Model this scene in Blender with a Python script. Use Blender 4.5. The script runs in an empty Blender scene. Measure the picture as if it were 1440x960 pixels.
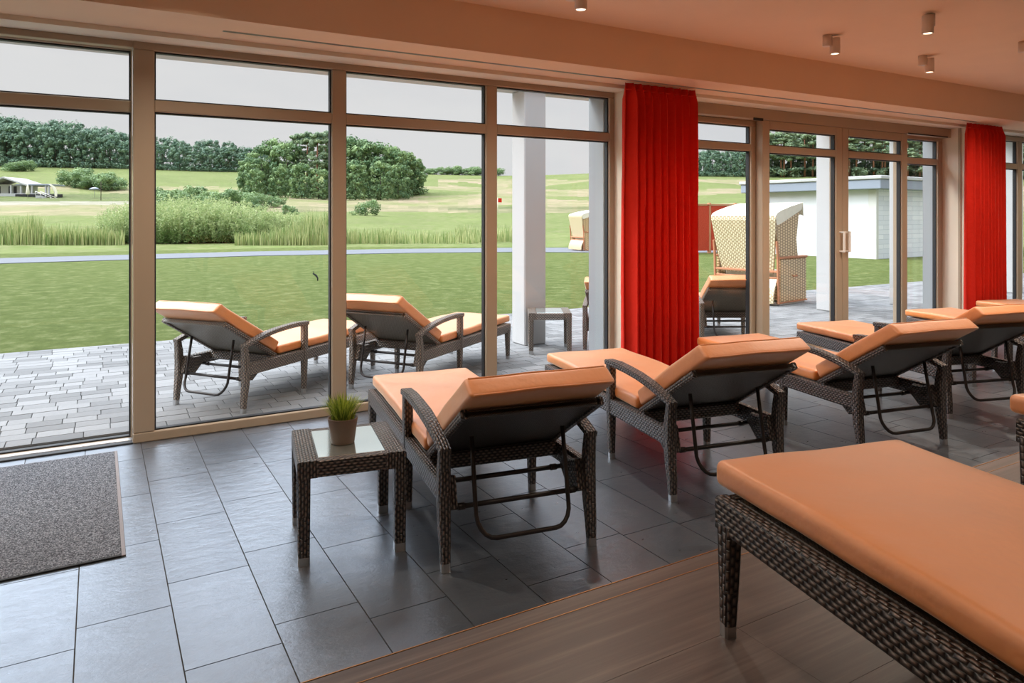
import bpy, math, random
from mathutils import Vector, noise, Matrix
random.seed(7)
sc = bpy.context.scene
col = sc.collection
R = math.radians
# ---------------------------------------------------------------- camera, sky, sun, exposure
F, HY, H = 1009.0, 303.5, 1.42            # focal length in px (1440 wide), horizon row, eye height
DIR = (math.sin(R(30)), math.cos(R(30))); RGT = (math.cos(R(30)), -math.sin(R(30)))
cam = bpy.data.cameras.new('camera'); camo = bpy.data.objects.new('camera', cam); col.objects.link(camo)
cam.sensor_width = 36; cam.lens = 36 * F / 1440; cam.shift_y = (HY - 480) / 1440
cam.clip_start = .05; cam.clip_end = 2000
camo.location = (0, 0, H); camo.rotation_euler = (R(90), 0, R(-30)); sc.camera = camo
sc.view_settings.view_transform = 'Standard'; sc.view_settings.look = 'None'
sc.view_settings.gamma = 1; sc.view_settings.use_curve_mapping = False
sc.view_settings.exposure = 0.0
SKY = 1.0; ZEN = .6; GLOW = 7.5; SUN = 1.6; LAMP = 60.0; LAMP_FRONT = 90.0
w = bpy.data.worlds.new('sky'); sc.world = w; w.use_nodes = True
nt = w.node_tree; nt.nodes.clear()
tc = nt.nodes.new('ShaderNodeTexCoord'); mp = nt.nodes.new('ShaderNodeMapping'); mp.inputs['Scale'].default_value = (1.2, 1.2, 5)
nz = nt.nodes.new('ShaderNodeTexNoise'); nz.inputs['Scale'].default_value = 1.6; nz.inputs['Detail'].default_value = 5; nz.inputs['Roughness'].default_value = .55
cr = nt.nodes.new('ShaderNodeValToRGB'); cr.color_ramp.elements[0].position = .35; cr.color_ramp.elements[0].color = (.70, .71, .735, 1)
cr.color_ramp.elements[1].position = .55; cr.color_ramp.elements[1].color = (.765, .765, .775, 1)
bg = nt.nodes.new('ShaderNodeBackground'); bg.inputs['Strength'].default_value = SKY
wo = nt.nodes.new('ShaderNodeOutputWorld')
sxyz = nt.nodes.new('ShaderNodeSeparateXYZ'); nt.links.new(tc.outputs['Generated'], sxyz.inputs[0])
def wmr(a, b, c, d, src):
    m = nt.nodes.new('ShaderNodeMapRange'); m.interpolation_type = 'SMOOTHSTEP'
    for k, v in zip(('From Min', 'From Max', 'To Min', 'To Max'), (a, b, c, d)): m.inputs[k].default_value = v
    nt.links.new(src, m.inputs['Value']); return m.outputs[0]
def wma(op, a, b):
    m = nt.nodes.new('ShaderNodeMath'); m.operation = op
    for k, v in enumerate((a, b)):
        if hasattr(v, 'is_output'): nt.links.new(v, m.inputs[k])
        else: m.inputs[k].default_value = v
    return m.outputs[0]
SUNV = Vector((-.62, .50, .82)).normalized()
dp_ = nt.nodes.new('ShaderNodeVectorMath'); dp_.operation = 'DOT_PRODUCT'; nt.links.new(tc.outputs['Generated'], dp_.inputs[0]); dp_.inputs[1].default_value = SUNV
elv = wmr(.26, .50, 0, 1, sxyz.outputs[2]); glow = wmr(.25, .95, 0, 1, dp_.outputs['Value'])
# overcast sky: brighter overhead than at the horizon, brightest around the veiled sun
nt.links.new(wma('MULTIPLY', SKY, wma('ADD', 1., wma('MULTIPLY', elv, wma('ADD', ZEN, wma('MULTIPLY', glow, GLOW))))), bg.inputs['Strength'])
nt.links.new(tc.outputs['Generated'], mp.inputs['Vector']); nt.links.new(mp.outputs['Vector'], nz.inputs['Vector'])
nt.links.new(nz.outputs['Fac'], cr.inputs['Fac'])
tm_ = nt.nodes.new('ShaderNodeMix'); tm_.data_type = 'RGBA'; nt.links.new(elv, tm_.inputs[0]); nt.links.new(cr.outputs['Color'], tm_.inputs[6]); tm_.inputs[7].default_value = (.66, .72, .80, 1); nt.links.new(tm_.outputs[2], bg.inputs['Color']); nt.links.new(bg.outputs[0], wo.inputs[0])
sl = bpy.data.lights.new('sun', 'SUN'); sl.energy = SUN; sl.angle = R(12); sl.color = (1, .95, .86)
so = bpy.data.objects.new('sun', sl); col.objects.link(so); so.location = (-10, 20, 30)
so.rotation_euler = Vector((-.62, .50, .82)).to_track_quat('Z', 'Y').to_euler()

# ---------------------------------------------------------------- helpers
def hexc(r, g, b):
    return tuple((c / 255 / 12.92 if c / 255 <= .04045 else ((c / 255 + .055) / 1.055) ** 2.4) for c in (r, g, b)) + (1,)
class NB:
    def __init__(s, name):
        s.m = bpy.data.materials.new(name); s.m.use_nodes = True; s.t = s.m.node_tree; s.t.nodes.clear()
        s.out = s.n('ShaderNodeOutputMaterial')
    def n(s, k, **kw):
        nd = s.t.nodes.new(k)
        for a, b in kw.items():
            if a in nd.inputs: nd.inputs[a].default_value = b
            else: setattr(nd, a, b)
        return nd
    def l(s, a, b): s.t.links.new(a, b)
    def inp(s, nd, name, val):
        if hasattr(val, 'is_output'): s.l(val, nd.inputs[name])
        else: nd.inputs[name].default_value = val
    def math(s, op, a, b=0.0, c=0.0):
        nd = s.t.nodes.new('ShaderNodeMath'); nd.operation = op
        for i, v in enumerate((a, b, c)):
            if hasattr(v, 'is_output'): s.l(v, nd.inputs[i])
            else: nd.inputs[i].default_value = v
        return nd.outputs[0]
    def mix(s, fac, a, b, bt='MIX'):
        nd = s.t.nodes.new('ShaderNodeMix'); nd.data_type = 'RGBA'; nd.blend_type = bt
        for i, v in ((0, fac), (6, a), (7, b)):
            if hasattr(v, 'is_output'): s.l(v, nd.inputs[i])
            else: nd.inputs[i].default_value = v
        return nd.outputs[2]
    def noise(s, scale, detail=2, rough=.5, vec=None, stretch=None):
        nd = s.n('ShaderNodeTexNoise'); nd.inputs['Scale'].default_value = scale; nd.inputs['Detail'].default_value = detail; nd.inputs['Roughness'].default_value = rough
        if vec is None: vec = s.obj()
        if stretch:
            m = s.n('ShaderNodeMapping'); m.inputs['Scale'].default_value = stretch; s.l(vec, m.inputs['Vector']); vec = m.outputs[0]
        s.l(vec, nd.inputs['Vector']); return nd.outputs['Fac']
    def obj(s):
        return s.n('ShaderNodeTexCoord').outputs['Object']
    def ramp(s, fac, stops):
        r = s.n('ShaderNodeValToRGB'); e = r.color_ramp.elements
        e[0].position, e[0].color = stops[0]; e[1].position, e[1].color = stops[-1]
        for p, c in stops[1:-1]: x = e.new(p); x.color = c
        s.l(fac, r.inputs['Fac']); return r.outputs['Color']
    def bump(s, h, strength=.3, dist=.01, nrm=None):
        b = s.n('ShaderNodeBump'); b.inputs['Strength'].default_value = strength; b.inputs['Distance'].default_value = dist
        s.l(h, b.inputs['Height'])
        if nrm is not None: s.l(nrm, b.inputs['Normal'])
        return b.outputs[0]
    def bsdf(s, colr, rough=.6, metal=0., nrm=None, spec=.5, sheen=0., sheen_tint=(1, 1, 1, 1), alpha=None, coat=0):
        p = s.n('ShaderNodeBsdfPrincipled'); s.inp(p, 'Base Color', colr); s.inp(p, 'Roughness', rough); s.inp(p, 'Metallic', metal)
        p.inputs['Specular IOR Level'].default_value = spec
        p.inputs['Sheen Weight'].default_value = sheen; p.inputs['Sheen Roughness'].default_value = .35; p.inputs['Sheen Tint'].default_value = sheen_tint
        p.inputs['Coat Weight'].default_value = coat
        if coat: p.inputs['Coat Roughness'].default_value = .5; p.inputs['Coat IOR'].default_value = 1.9
        if nrm is not None: s.l(nrm, p.inputs['Normal'])
        s.l(p.outputs[0], s.out.inputs[0]); return p
    def attr(s, name='tint'):
        a = s.n('ShaderNodeAttribute'); a.attribute_name = name; return a.outputs['Color']
def simple(name, c, rough=.6, metal=0., var=.12, scale=20, bump=0., bdist=.003, **kw):
    b = NB(name); nf = b.noise(scale, 4)
    cc = b.mix(nf, tuple(x * (1 - var) for x in c[:3]) + (1,), tuple(min(1, x * (1 + var)) for x in c[:3]) + (1,))
    b.bsdf(cc, rough, metal, b.bump(b.noise(scale * 4, 3), bump, bdist) if bump else None, **kw); return b.m

class MB:
    """collects faces of one mesh with metric UVs"""
    def __init__(s): s.v = []; s.f = []; s.uv = []; s.sm = []; s.tint = []; s.mi = []
    def face(s, idx, uvs=None, smooth=False, tint=None, mi=0):
        s.f.append(tuple(idx)); s.uv.append(uvs or [(0, 0)] * len(idx)); s.sm.append(smooth); s.tint.append(tint); s.mi.append(mi)
    def box(s, x0, x1, y0, y1, z0, z1, bev=0., tint=None, mi=0, xf=None):
        def T(p): return xf(p) if xf else p
        if bev <= 0:
            b = len(s.v); s.v += [T(p) for p in [(x0, y0, z0), (x1, y0, z0), (x1, y1, z0), (x0, y1, z0), (x0, y0, z1), (x1, y0, z1), (x1, y1, z1), (x0, y1, z1)]]
            for q, ax in (((0, 3, 2, 1), 2), ((4, 5, 6, 7), 2), ((0, 1, 5, 4), 1), ((2, 3, 7, 6), 1), ((1, 2, 6, 5), 0), ((3, 0, 4, 7), 0)):
                P = [(x0, y0, z0), (x1, y0, z0), (x1, y1, z0), (x0, y1, z0), (x0, y0, z1), (x1, y0, z1), (x1, y1, z1), (x0, y1, z1)]
                uv = [((P[i][0], P[i][1]) if ax == 2 else (P[i][0], P[i][2]) if ax == 1 else (P[i][1], P[i][2])) for i in q]
                s.face([b + i for i in q], uv, tint=tint, mi=mi)
        else:
            # chamfered box: 24 verts
            B = min(bev, (x1 - x0) * .45, (y1 - y0) * .45, (z1 - z0) * .45); P = {}; raw = []
            for i, X in enumerate((x0, x1)):
                for j, Y in enumerate((y0, y1)):
                    for k, Z in enumerate((z0, z1)):
                        sx, sy, sz = (B, -B)[i], (B, -B)[j], (B, -B)[k]
                        for ax in range(3):
                            p = [X + sx, Y + sy, Z + sz]; p[ax] = (X, Y, Z)[ax]; P[i, j, k, ax] = len(raw); raw.append(tuple(p))
            b = len(s.v); s.v += [T(p) for p in raw]
            def F(keys, n):
                pts = [Vector(raw[P[q]]) for q in keys]; nn = (pts[1] - pts[0]).cross(pts[2] - pts[0])
                if nn.dot(Vector(n)) < 0: keys = keys[::-1]
                ax = max(range(3), key=lambda a: abs(n[a])); o = [a for a in range(3) if a != ax]
                s.face([b + P[q] for q in keys], [(raw[P[q]][o[0]], raw[P[q]][o[1]]) for q in keys], tint=tint, mi=mi)
            for ax in range(3):
                o = [a for a in range(3) if a != ax]
                for e in (0, 1):
                    def K(a, c):
                        q = [0, 0, 0]; q[ax] = e; q[o[0]] = a; q[o[1]] = c; return tuple(q) + (ax,)
                    n = [0, 0, 0]; n[ax] = 1 if e else -1; F([K(0, 0), K(1, 0), K(1, 1), K(0, 1)], n)
            for ax in range(3):                       # edges along ax
                o = [a for a in range(3) if a != ax]
                for a in (0, 1):
                    for c in (0, 1):
                        def K(e, w):
                            q = [0, 0, 0]; q[ax] = e; q[o[0]] = a; q[o[1]] = c; return tuple(q) + (w,)
                        n = [0, 0, 0]; n[o[0]] = 1 if a else -1; n[o[1]] = (1 if c else -1) * .99
                        F([K(0, o[0]), K(1, o[0]), K(1, o[1]), K(0, o[1])], n)
            for i in (0, 1):
                for j in (0, 1):
                    for k in (0, 1):
                        F([(i, j, k, 0), (i, j, k, 1), (i, j, k, 2)], ((1 if i else -1), (1 if j else -1) * .9, (1 if k else -1) * .8))
        return s
    def loft(s, rings, us, smooth=False, cap=True, closed=True, tint=None, mi=0):
        """rings: list of lists of 3D points; us: u coordinate per ring; v = running perimeter"""
        b = len(s.v); n = len(rings[0])
        for r in rings: s.v += [tuple(p) for p in r]
        for i in range(len(rings) - 1):
            acc = 0.
            for j in range(n if closed else n - 1):
                k = (j + 1) % n; dl = (Vector(rings[i][k]) - Vector(rings[i][j])).length
                s.face([b + i * n + j, b + i * n + k, b + (i + 1) * n + k, b + (i + 1) * n + j],
                       [(us[i], acc), (us[i], acc + dl), (us[i + 1], acc + dl), (us[i + 1], acc)], smooth, tint, mi)
                acc += dl
        if cap and closed:
            def cuv(r):
                r = [Vector(p) for p in r]; e1 = (r[1] - r[0]).normalized(); nn = Vector((0, 0, 0))
                for k in range(1, n - 1): nn += (r[k] - r[0]).cross(r[k + 1] - r[0])
                if nn.length < 1e-12: return [(0, 0)] * n
                e2 = nn.normalized().cross(e1); return [((p - r[0]).dot(e1), (p - r[0]).dot(e2)) for p in r]
            s.face([b + j for j in range(n)][::-1], cuv(rings[0])[::-1], tint=tint, mi=mi)
            e = b + (len(rings) - 1) * n; s.face([e + j for j in range(n)], cuv(rings[-1]), tint=tint, mi=mi)
        return s
    def bar(s, path, ws, ds, side=(0, 1, 0), ch=.25, smooth=False, sub=1):
        """rectangular chamfered bar along path; w = size along `side`, d = size across"""
        S = Vector(side).normalized(); P = [Vector(p) for p in path]
        if not hasattr(ws, '__len__'): ws = [ws] * len(P)
        if not hasattr(ds, '__len__'): ds = [ds] * len(P)
        rings = []; us = []; acc = 0
        for i, p in enumerate(P):
            t = (P[min(i + 1, len(P) - 1)] - P[max(i - 1, 0)]).normalized(); N = t.cross(S).normalized()
            w, d = ws[i] / 2, ds[i] / 2; c = min(w, d) * ch * 1.4
            rings.append([p + S * a + N * b for a, b in ((w, -d + c), (w, d - c), (w - c, d), (-w + c, d), (-w, d - c), (-w, -d + c), (-w + c, -d), (w - c, -d))])
            if i: acc += (p - P[i - 1]).length
            us.append(acc)
        return s.loft(rings, us, smooth)
    def tube(s, path, r, n=10, smooth=True, cap=True):
        P = [Vector(p) for p in path]; rings = []; us = []; acc = 0; up = Vector((0, 0, 1))
        rr = r if hasattr(r, '__len__') else [r] * len(P)
        t0 = (P[1] - P[0]).normalized(); a = t0.cross(up) if abs(t0.z) < .9 else t0.cross(Vector((1, 0, 0))); a.normalize()
        for i, p in enumerate(P):
            t = (P[min(i + 1, len(P) - 1)] - P[max(i - 1, 0)]).normalized(); a = (a - t * a.dot(t)).normalized(); b = t.cross(a)
            rings.append([p + (a * math.cos(q) + b * math.sin(q)) * rr[i] for q in [2 * math.pi * k / n for k in range(n)]])
            if i: acc += (p - P[i - 1]).length
            us.append(acc)
        return s.loft(rings, us, smooth, cap)
    def lathe(s, prof, cx=0, cy=0, n=24, smooth=True, tint=None, mi=0, cap=True):
        rings = [[(cx + r * math.cos(q), cy + r * math.sin(q), z) for q in [2 * math.pi * k / n for k in range(n)]] for r, z in prof]
        us = [0]
        for i in range(1, len(prof)): us.append(us[-1] + math.hypot(prof[i][0] - prof[i - 1][0], prof[i][1] - prof[i - 1][1]))
        return s.loft(rings, us, smooth, cap, tint=tint, mi=mi)
    def build(s, name, mats, parent=None, autosmooth=False):
        me = bpy.data.meshes.new(name); me.from_pydata([tuple(v) for v in s.v], [], s.f)
        uvl = me.uv_layers.new(name='UVMap'); flat = [c for uv in s.uv for p in uv for c in p]; uvl.data.foreach_set('uv', flat)
        me.polygons.foreach_set('use_smooth', s.sm)
        if not isinstance(mats, (list, tuple)): mats = [mats]
        for m in mats: me.materials.append(m)
        if len(mats) > 1: me.polygons.foreach_set('material_index', s.mi)
        if any(t is not None for t in s.tint):
            ca = me.color_attributes.new('tint', 'FLOAT_COLOR', 'CORNER'); d = []
            for f, t in zip(s.f, s.tint):
                t = t or (.5, .5, .5); d += (list(t)[:3] + [1.]) * len(f)
            ca.data.foreach_set('color', d)
        me.validate(); me.update()
        o = bpy.data.objects.new(name, me); col.objects.link(o)
        if parent: o.parent = parent
        return o
def tag(o, label=None, cat=None, group=None, kind=None):
    if label: o['label'] = label
    if cat: o['category'] = cat
    if group: o['group'] = group
    if kind: o['kind'] = kind
    return o
def empty(name, loc, rz=0.):
    o = bpy.data.objects.new(name, None); col.objects.link(o); o.location = loc; o.rotation_euler = (0, 0, rz); o.empty_display_size = .1; return o
def copy_tree(o, parent=None):
    c = o.copy(); col.objects.link(c)
    if parent: c.parent = parent
    for ch in list(o.children): copy_tree(ch, c)
    return c
def struct(o): o['kind'] = 'structure'; return o
def rounded(mb, x0, x1, y0, y1, z0, z1, r, nx=24, ny=14, nzz=6, warp=None, tint=None):
    """soft box: grid on six faces, corners rounded with radius r, then warped"""
    C = [(x0 + x1) / 2, (y0 + y1) / 2, (z0 + z1) / 2]; h = [(x1 - x0) / 2, (y1 - y0) / 2, (z1 - z0) / 2]
    key = {}
    def vid(p):
        k = tuple(round(c, 5) for c in p)
        if k not in key:
            q = [max(-(h[a] - r), min(h[a] - r, p[a])) for a in range(3)]; d = Vector(p) - Vector(q)
            if d.length > 1e-9: d = d.normalized() * r
            pt = Vector(q) + d + Vector(C)
            if warp: pt = Vector(warp(pt))
            key[k] = len(mb.v); mb.v.append(tuple(pt))
        return key[k]
    def lin(a, n):
        m = h[a] - r; e = [-h[a], -h[a] + r * .3, -h[a] + r * .65]
        inner = [-m + 2 * m * i / n for i in range(n + 1)]
        return e + inner + [-q for q in e[::-1]]
    L = [lin(0, nx), lin(1, ny), lin(2, nzz)]
    for ax in range(3):
        o = [a for a in range(3) if a != ax]
        for sg in (-1, 1):
            A, B = L[o[0]], L[o[1]]
            for i in range(len(A) - 1):
                for j in range(len(B) - 1):
                    q = []
                    for a, b in ((A[i], B[j]), (A[i + 1], B[j]), (A[i + 1], B[j + 1]), (A[i], B[j + 1])):
                        p = [0, 0, 0]; p[ax] = sg * h[ax]; p[o[0]] = a; p[o[1]] = b; q.append((vid(p), (a, b)))
                    flip = (sg > 0) == (ax == 1)
                    if flip: q = q[::-1]
                    if len({k for k, _ in q}) == 4: mb.face([k for k, _ in q], [u for _, u in q], True, tint)
    return mb

# ---------------------------------------------------------------- materials
M = {}
def weave_mat(name, dark, light, bw=.030, rh=.0155, strength=1.0, gap=.25, swap=False):
    b = NB(name); uv = b.n('ShaderNodeUVMap').outputs[0]; sp = b.n('ShaderNodeSeparateXYZ'); b.l(uv, sp.inputs[0])
    vv = b.math('DIVIDE', sp.outputs[0 if swap else 1], rh); row = b.math('FLOOR', vv); fy = b.math('SUBTRACT', b.math('FRACT', vv), .5)
    off = b.math('MULTIPLY', b.math('MODULO', b.math('ABSOLUTE', row), 2.), .5)
    uu = b.math('ADD', b.math('DIVIDE', sp.outputs[1 if swap else 0], bw), off); fx = b.math('SUBTRACT', b.math('FRACT', uu), .5)
    hx = b.math('SUBTRACT', 1., b.math('MULTIPLY', b.math('MULTIPLY', fx, fx), 4.3)); hy = b.math('SUBTRACT', 1., b.math('MULTIPLY', b.math('MULTIPLY', fy, fy), 4.4))
    hh = b.math('MULTIPLY', b.math('MAXIMUM', hx, 0.), b.math('MAXIMUM', hy, 0.))
    hh = b.math('POWER', hh, .85)
    c = b.ramp(hh, [(.12, tuple(x * gap for x in dark[:3]) + (1,)), (.45, dark), (1., light)])  # strand highlights and shaded gaps are painted into the weave colour
    b.bsdf(c, .32, 0, b.bump(hh, strength, .006), spec=.9); return b.m
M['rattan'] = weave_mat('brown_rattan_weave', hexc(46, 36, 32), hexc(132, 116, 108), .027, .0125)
M['rattan_out'] = weave_mat('sunlit_rattan_weave', hexc(92, 78, 66), hexc(168, 148, 130), .027, .0125)  # outdoor copy of the rattan with daylight put into its colours
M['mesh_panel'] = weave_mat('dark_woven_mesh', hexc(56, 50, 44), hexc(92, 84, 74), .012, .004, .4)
M['mesh_panel_out'] = weave_mat('sunlit_woven_mesh', hexc(112, 104, 90), hexc(150, 140, 122), .024, .008, .4, .55)  # same mesh as indoors, its colour lightened to stand in for daylight
M['tube'] = simple('dark_bronze_tube', hexc(52, 46, 44), .4, .3)
M['chrome'] = simple('foot_cap_metal', hexc(190, 190, 190), .3, .9, .05)
def fabric(name, c, sheen=1., st=(1, .88, .72, 1)):
    b = NB(name); n1 = b.noise(5, 5, .6); n2 = b.noise(26, 5, .6)
    cc = b.mix(n1, tuple(x * .9 for x in c[:3]) + (1,), tuple(min(1, x * 1.1) for x in c[:3]) + (1,))
    cc = b.mix(b.math('MULTIPLY', n2, .25), cc, (c[0] * 1.05, c[1] * 1.2, c[2] * 1.4, 1))
    nr = b.bump(b.noise(6, 4, .55), .5, .03); nr = b.bump(b.noise(900, 2), .12, .001, nr)
    b.bsdf(cc, .55 if sheen > .5 else .85, 0, nr, spec=.8 if sheen > .5 else .2, sheen=sheen, sheen_tint=st, coat=1. if sheen > .5 else 0); return b.m
M['cushion'] = fabric('orange_cushion_fabric', hexc(244, 142, 44))
M['curtain'] = fabric('red_curtain_fabric', hexc(216, 42, 26), .35, (1, .4, .3, 1))
def slate():
    b = NB('dark_slate_tile'); t = b.attr(); sp = b.n('ShaderNodeSeparateColor'); b.l(t, sp.inputs[0])
    o = b.obj(); n1 = b.noise(2.5, 5, .65, o, (1, 1.6, 1)); n2 = b.noise(11, 10, .62, o, (1, 1.7, 1)); n3 = b.noise(90, 4, .6, o)
    base = b.mix(n1, hexc(118, 126, 137), hexc(142, 150, 161)); base = b.mix(b.math('MULTIPLY', sp.outputs[0], .3), base, hexc(156, 164, 175))
    h = b.math('ADD', n2, b.math('MULTIPLY', n3, .16))
    rg = b.ramp(n2, [(.3, (.27,) * 3 + (1,)), (.7, (.36,) * 3 + (1,))])
    b.bsdf(base, rg, .72, b.bump(h, .36, .009), spec=1.); return b.m
M['slate'] = slate()
M['grout'] = simple('tile_grout', hexc(74, 72, 70), .9)
def wood():
    b = NB('dark_wood_laminate'); o = b.obj(); n1 = b.noise(3, 6, .6, o, (.35, 9, 1)); n2 = b.noise(12, 6, .7, o, (.3, 14, 1)); n3 = b.noise(1.3, 3, .5, o, (.6, 3, 1))
    c = b.ramp(n1, [(.25, hexc(60, 52, 50)), (.5, hexc(92, 80, 77)), (.75, hexc(142, 126, 120))]); c = b.mix(b.math('MULTIPLY', n2, .55), c, hexc(62, 50, 46)); c = b.mix(b.math('MULTIPLY', n3, .3), c, hexc(120, 104, 96))
    t = b.attr(); c = b.mix(.35, c, t, 'MULTIPLY')
    b.bsdf(c, .42, 0, b.bump(n2, .1, .003), spec=.5); return b.m
M['wood'] = wood()
M['gold'] = simple('brass_edge_strip', hexc(190, 140, 90), .35, .7)
def plaster(name, c, bump=.25):
    b = NB(name); n = b.noise(3, 3); f = b.noise(160, 3, .7)
    cc = b.mix(n, tuple(x * .96 for x in c[:3]) + (1,), tuple(min(1, x * 1.04) for x in c[:3]) + (1,)); cc = b.mix(b.math('MULTIPLY', f, .12), cc, tuple(x * .7 for x in c[:3]) + (1,))
    b.bsdf(cc, .9, 0, b.bump(f, bump, .004), spec=.2); return b.m
M['ceiling'] = plaster('apricot_ceiling_plaster', hexc(240, 212, 184))
M['beam'] = plaster('apricot_beam_plaster', hexc(240, 210, 182))
M['wall'] = plaster('cream_wall_plaster', hexc(236, 226, 208), .12)
M['roomwall'] = plaster('warm_room_wall', hexc(234, 212, 188), .12)
M['frame'] = simple('taupe_window_frame', hexc(176, 158, 136), .5, 0, .03, 6)
M['frame_white'] = simple('pale_frame_side', hexc(214, 212, 206), .5, 0, .03, 6)
M['gasket'] = simple('dark_gasket', hexc(40, 42, 46), .6)
M['alu'] = simple('brushed_aluminium', hexc(190, 192, 196), .35, .8, .05)
def glass(name, tint=(.99, .995, .992, 1), refl=.35):
    b = NB(name); tr = b.n('ShaderNodeBsdfTransparent'); tr.inputs[0].default_value = tint; gl = b.n('ShaderNodeBsdfGlossy'); gl.inputs['Roughness'].default_value = .02
    fr = b.n('ShaderNodeLayerWeight'); fr.inputs[0].default_value = .5; fz = b.math('ADD', .05, b.math('MULTIPLY', b.math('POWER', fr.outputs['Facing'], 4.), .8)); mx = b.n('ShaderNodeMixShader')
    b.l(b.math('MULTIPLY', fz, refl), mx.inputs[0]); b.l(tr.outputs[0], mx.inputs[1]); b.l(gl.outputs[0], mx.inputs[2]); b.l(mx.outputs[0], b.out.inputs[0]); return b.m
M['glass'] = glass('window_glass', refl=.5)
M['table_glass'] = simple('reflective_table_glass', hexc(216, 228, 226), .08, .85, .02, 4)
M['rim'] = simple('dull_rim_metal', hexc(128, 118, 116), .5, .3)
M['white'] = plaster('white_render', hexc(190, 189, 188), .1)
M['white_wall'] = plaster('bright_white_wall', hexc(226, 226, 228), .1)
M['outer'] = plaster('pale_grey_outer_plaster', hexc(158, 164, 168), .1)
M['white_paint'] = simple('white_lacquer', hexc(232, 228, 222), .4, 0, .03)
M['lamp_paint'] = simple('pale_lamp_lacquer', hexc(222, 205, 190), .45, 0, .03)
M['mat_pile'] = None
def matpile():
    b = NB('grey_entrance_mat'); n = b.noise(150, 4, .8); n2 = b.noise(40, 3, .6)
    c = b.ramp(n, [(.4, hexc(50, 53, 60)), (.5, hexc(112, 117, 126)), (.6, hexc(190, 194, 202))]); c = b.mix(b.math('MULTIPLY', n2, .4), c, hexc(78, 80, 86))
    b.bsdf(c, .95, 0, b.bump(n, 1, .006), spec=.1); return b.m
M['mat_pile'] = matpile()
M['pot'] = simple('brown_clay_pot', hexc(120, 98, 84), .55, 0, .06)
M['soil'] = simple('dark_soil', hexc(60, 48, 38), .95)
def leafm(name, a, c, trans=.25):
    b = NB(name); t = b.attr(); sp = b.n('ShaderNodeSeparateColor'); b.l(t, sp.inputs[0])
    cc = b.mix(sp.outputs[0], a, c); p = b.bsdf(cc, .6, 0, spec=.3)
    tl = b.n('ShaderNodeBsdfTranslucent'); b.l(cc, tl.inputs[0]); mx = b.n('ShaderNodeMixShader'); mx.inputs[0].default_value = trans
    b.l(p.outputs[0], mx.inputs[1]); b.l(tl.outputs[0], mx.inputs[2]); b.l(mx.outputs[0], b.out.inputs[0]); return b.m
M['blade'] = leafm('ornamental_grass', hexc(76, 110, 24), hexc(196, 206, 84))
M['leaf_dark'] = leafm('hazed_forest_leaves', hexc(82, 112, 96), hexc(134, 160, 130), .1)  # bluish haze of distance is mixed into these leaf colours
M['leaf_mid'] = leafm('green_leaves', hexc(80, 112, 76), hexc(150, 174, 118), .15)
M['leaf_pine'] = leafm('pine_needles', hexc(82, 106, 84), hexc(150, 168, 126), .1)
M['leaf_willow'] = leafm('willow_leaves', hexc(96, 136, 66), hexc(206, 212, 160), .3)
M['reed'] = leafm('reed_blades', hexc(110, 140, 74), hexc(206, 204, 150), .2)
M['bark'] = simple('pine_bark', hexc(150, 104, 80), .9)
M['bark_dark'] = simple('dark_bark', hexc(70, 62, 52), .9)
def lawn():
    b = NB('mown_lawn'); o = b.obj(); n1 = b.noise(.7, 5, .6, o); n2 = b.noise(3.2, 9, .8, o, (1, 1, 1)); n3 = b.noise(34, 5, .85, o)
    c = b.ramp(n2, [(.32, hexc(72, 86, 38)), (.5, hexc(104, 114, 62)), (.66, hexc(152, 156, 108))]); c = b.mix(b.math('MULTIPLY', n1, .35), c, hexc(116, 124, 68))
    c = b.mix(b.math('MULTIPLY', n3, .5), c, hexc(76, 94, 46)); b.bsdf(c, .95, 0, b.bump(n3, 1., .03, b.bump(n2, .6, .06)), spec=.1); return b.m
M['lawn'] = lawn()
def hills():
    b = NB('golf_course_grass'); t = b.attr(); o = b.obj(); n2 = b.noise(.22, 8, .75, o); n3 = b.noise(1.2, 6, .8, o)
    c = b.mix(b.ramp(n2, [(.35, (0, 0, 0, 1)), (.7, (.9, .9, .9, 1))]), t, hexc(98, 106, 66)); c = b.mix(b.ramp(n3, [(.45, (0, 0, 0, 1)), (.75, (.8, .8, .8, 1))]), c, hexc(150, 142, 112)); b.bsdf(c, .95, 0, spec=.05); return b.m
M['hills'] = hills()
def paver():
    b = NB('grey_concrete_pavers'); t = b.attr(); n = b.noise(40, 4, .7); c = b.mix(b.math('MULTIPLY', n, .35), t, hexc(82, 82, 84))
    b.bsdf(c, .8, 0, b.bump(n, .3, .003), spec=.25); return b.m
M['paver'] = paver()
M['paver_joint'] = simple('paver_joint_sand', hexc(72, 70, 68), .95)
M['asphalt'] = simple('grey_path_paving', hexc(108, 111, 118), .9, 0, .08, 3)
M['wicker'] = weave_mat('pale_wicker', hexc(198, 176, 132), hexc(246, 236, 206), .06, .036, .15, .62)
M['wicker_side'] = weave_mat('tan_wicker', hexc(196, 160, 110), hexc(240, 216, 172), .045, .075, .15, .45, True)
M['beachwood'] = simple('reddish_trim_wood', hexc(190, 128, 92), .6)
M['canvas'] = simple('cream_canvas', hexc(236, 230, 210), .85)
M['brush'] = None
def brushmat():
    b = NB('red_brushwood'); o = b.obj(); n = b.noise(14, 6, .7, o, (1.5, 1.5, 9)); n2 = b.noise(40, 4, .7, o)
    c = b.ramp(n, [(.3, hexc(130, 38, 26)), (.5, hexc(196, 72, 52)), (.7, hexc(232, 116, 88))]); b.bsdf(c, .9, 0, b.bump(n2, .8, .02), spec=.1); return b.m
M['brush'] = brushmat()
M['roof_grey'] = simple('grey_fascia_metal', hexc(150, 158, 172), .5, .2, .04)
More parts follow.
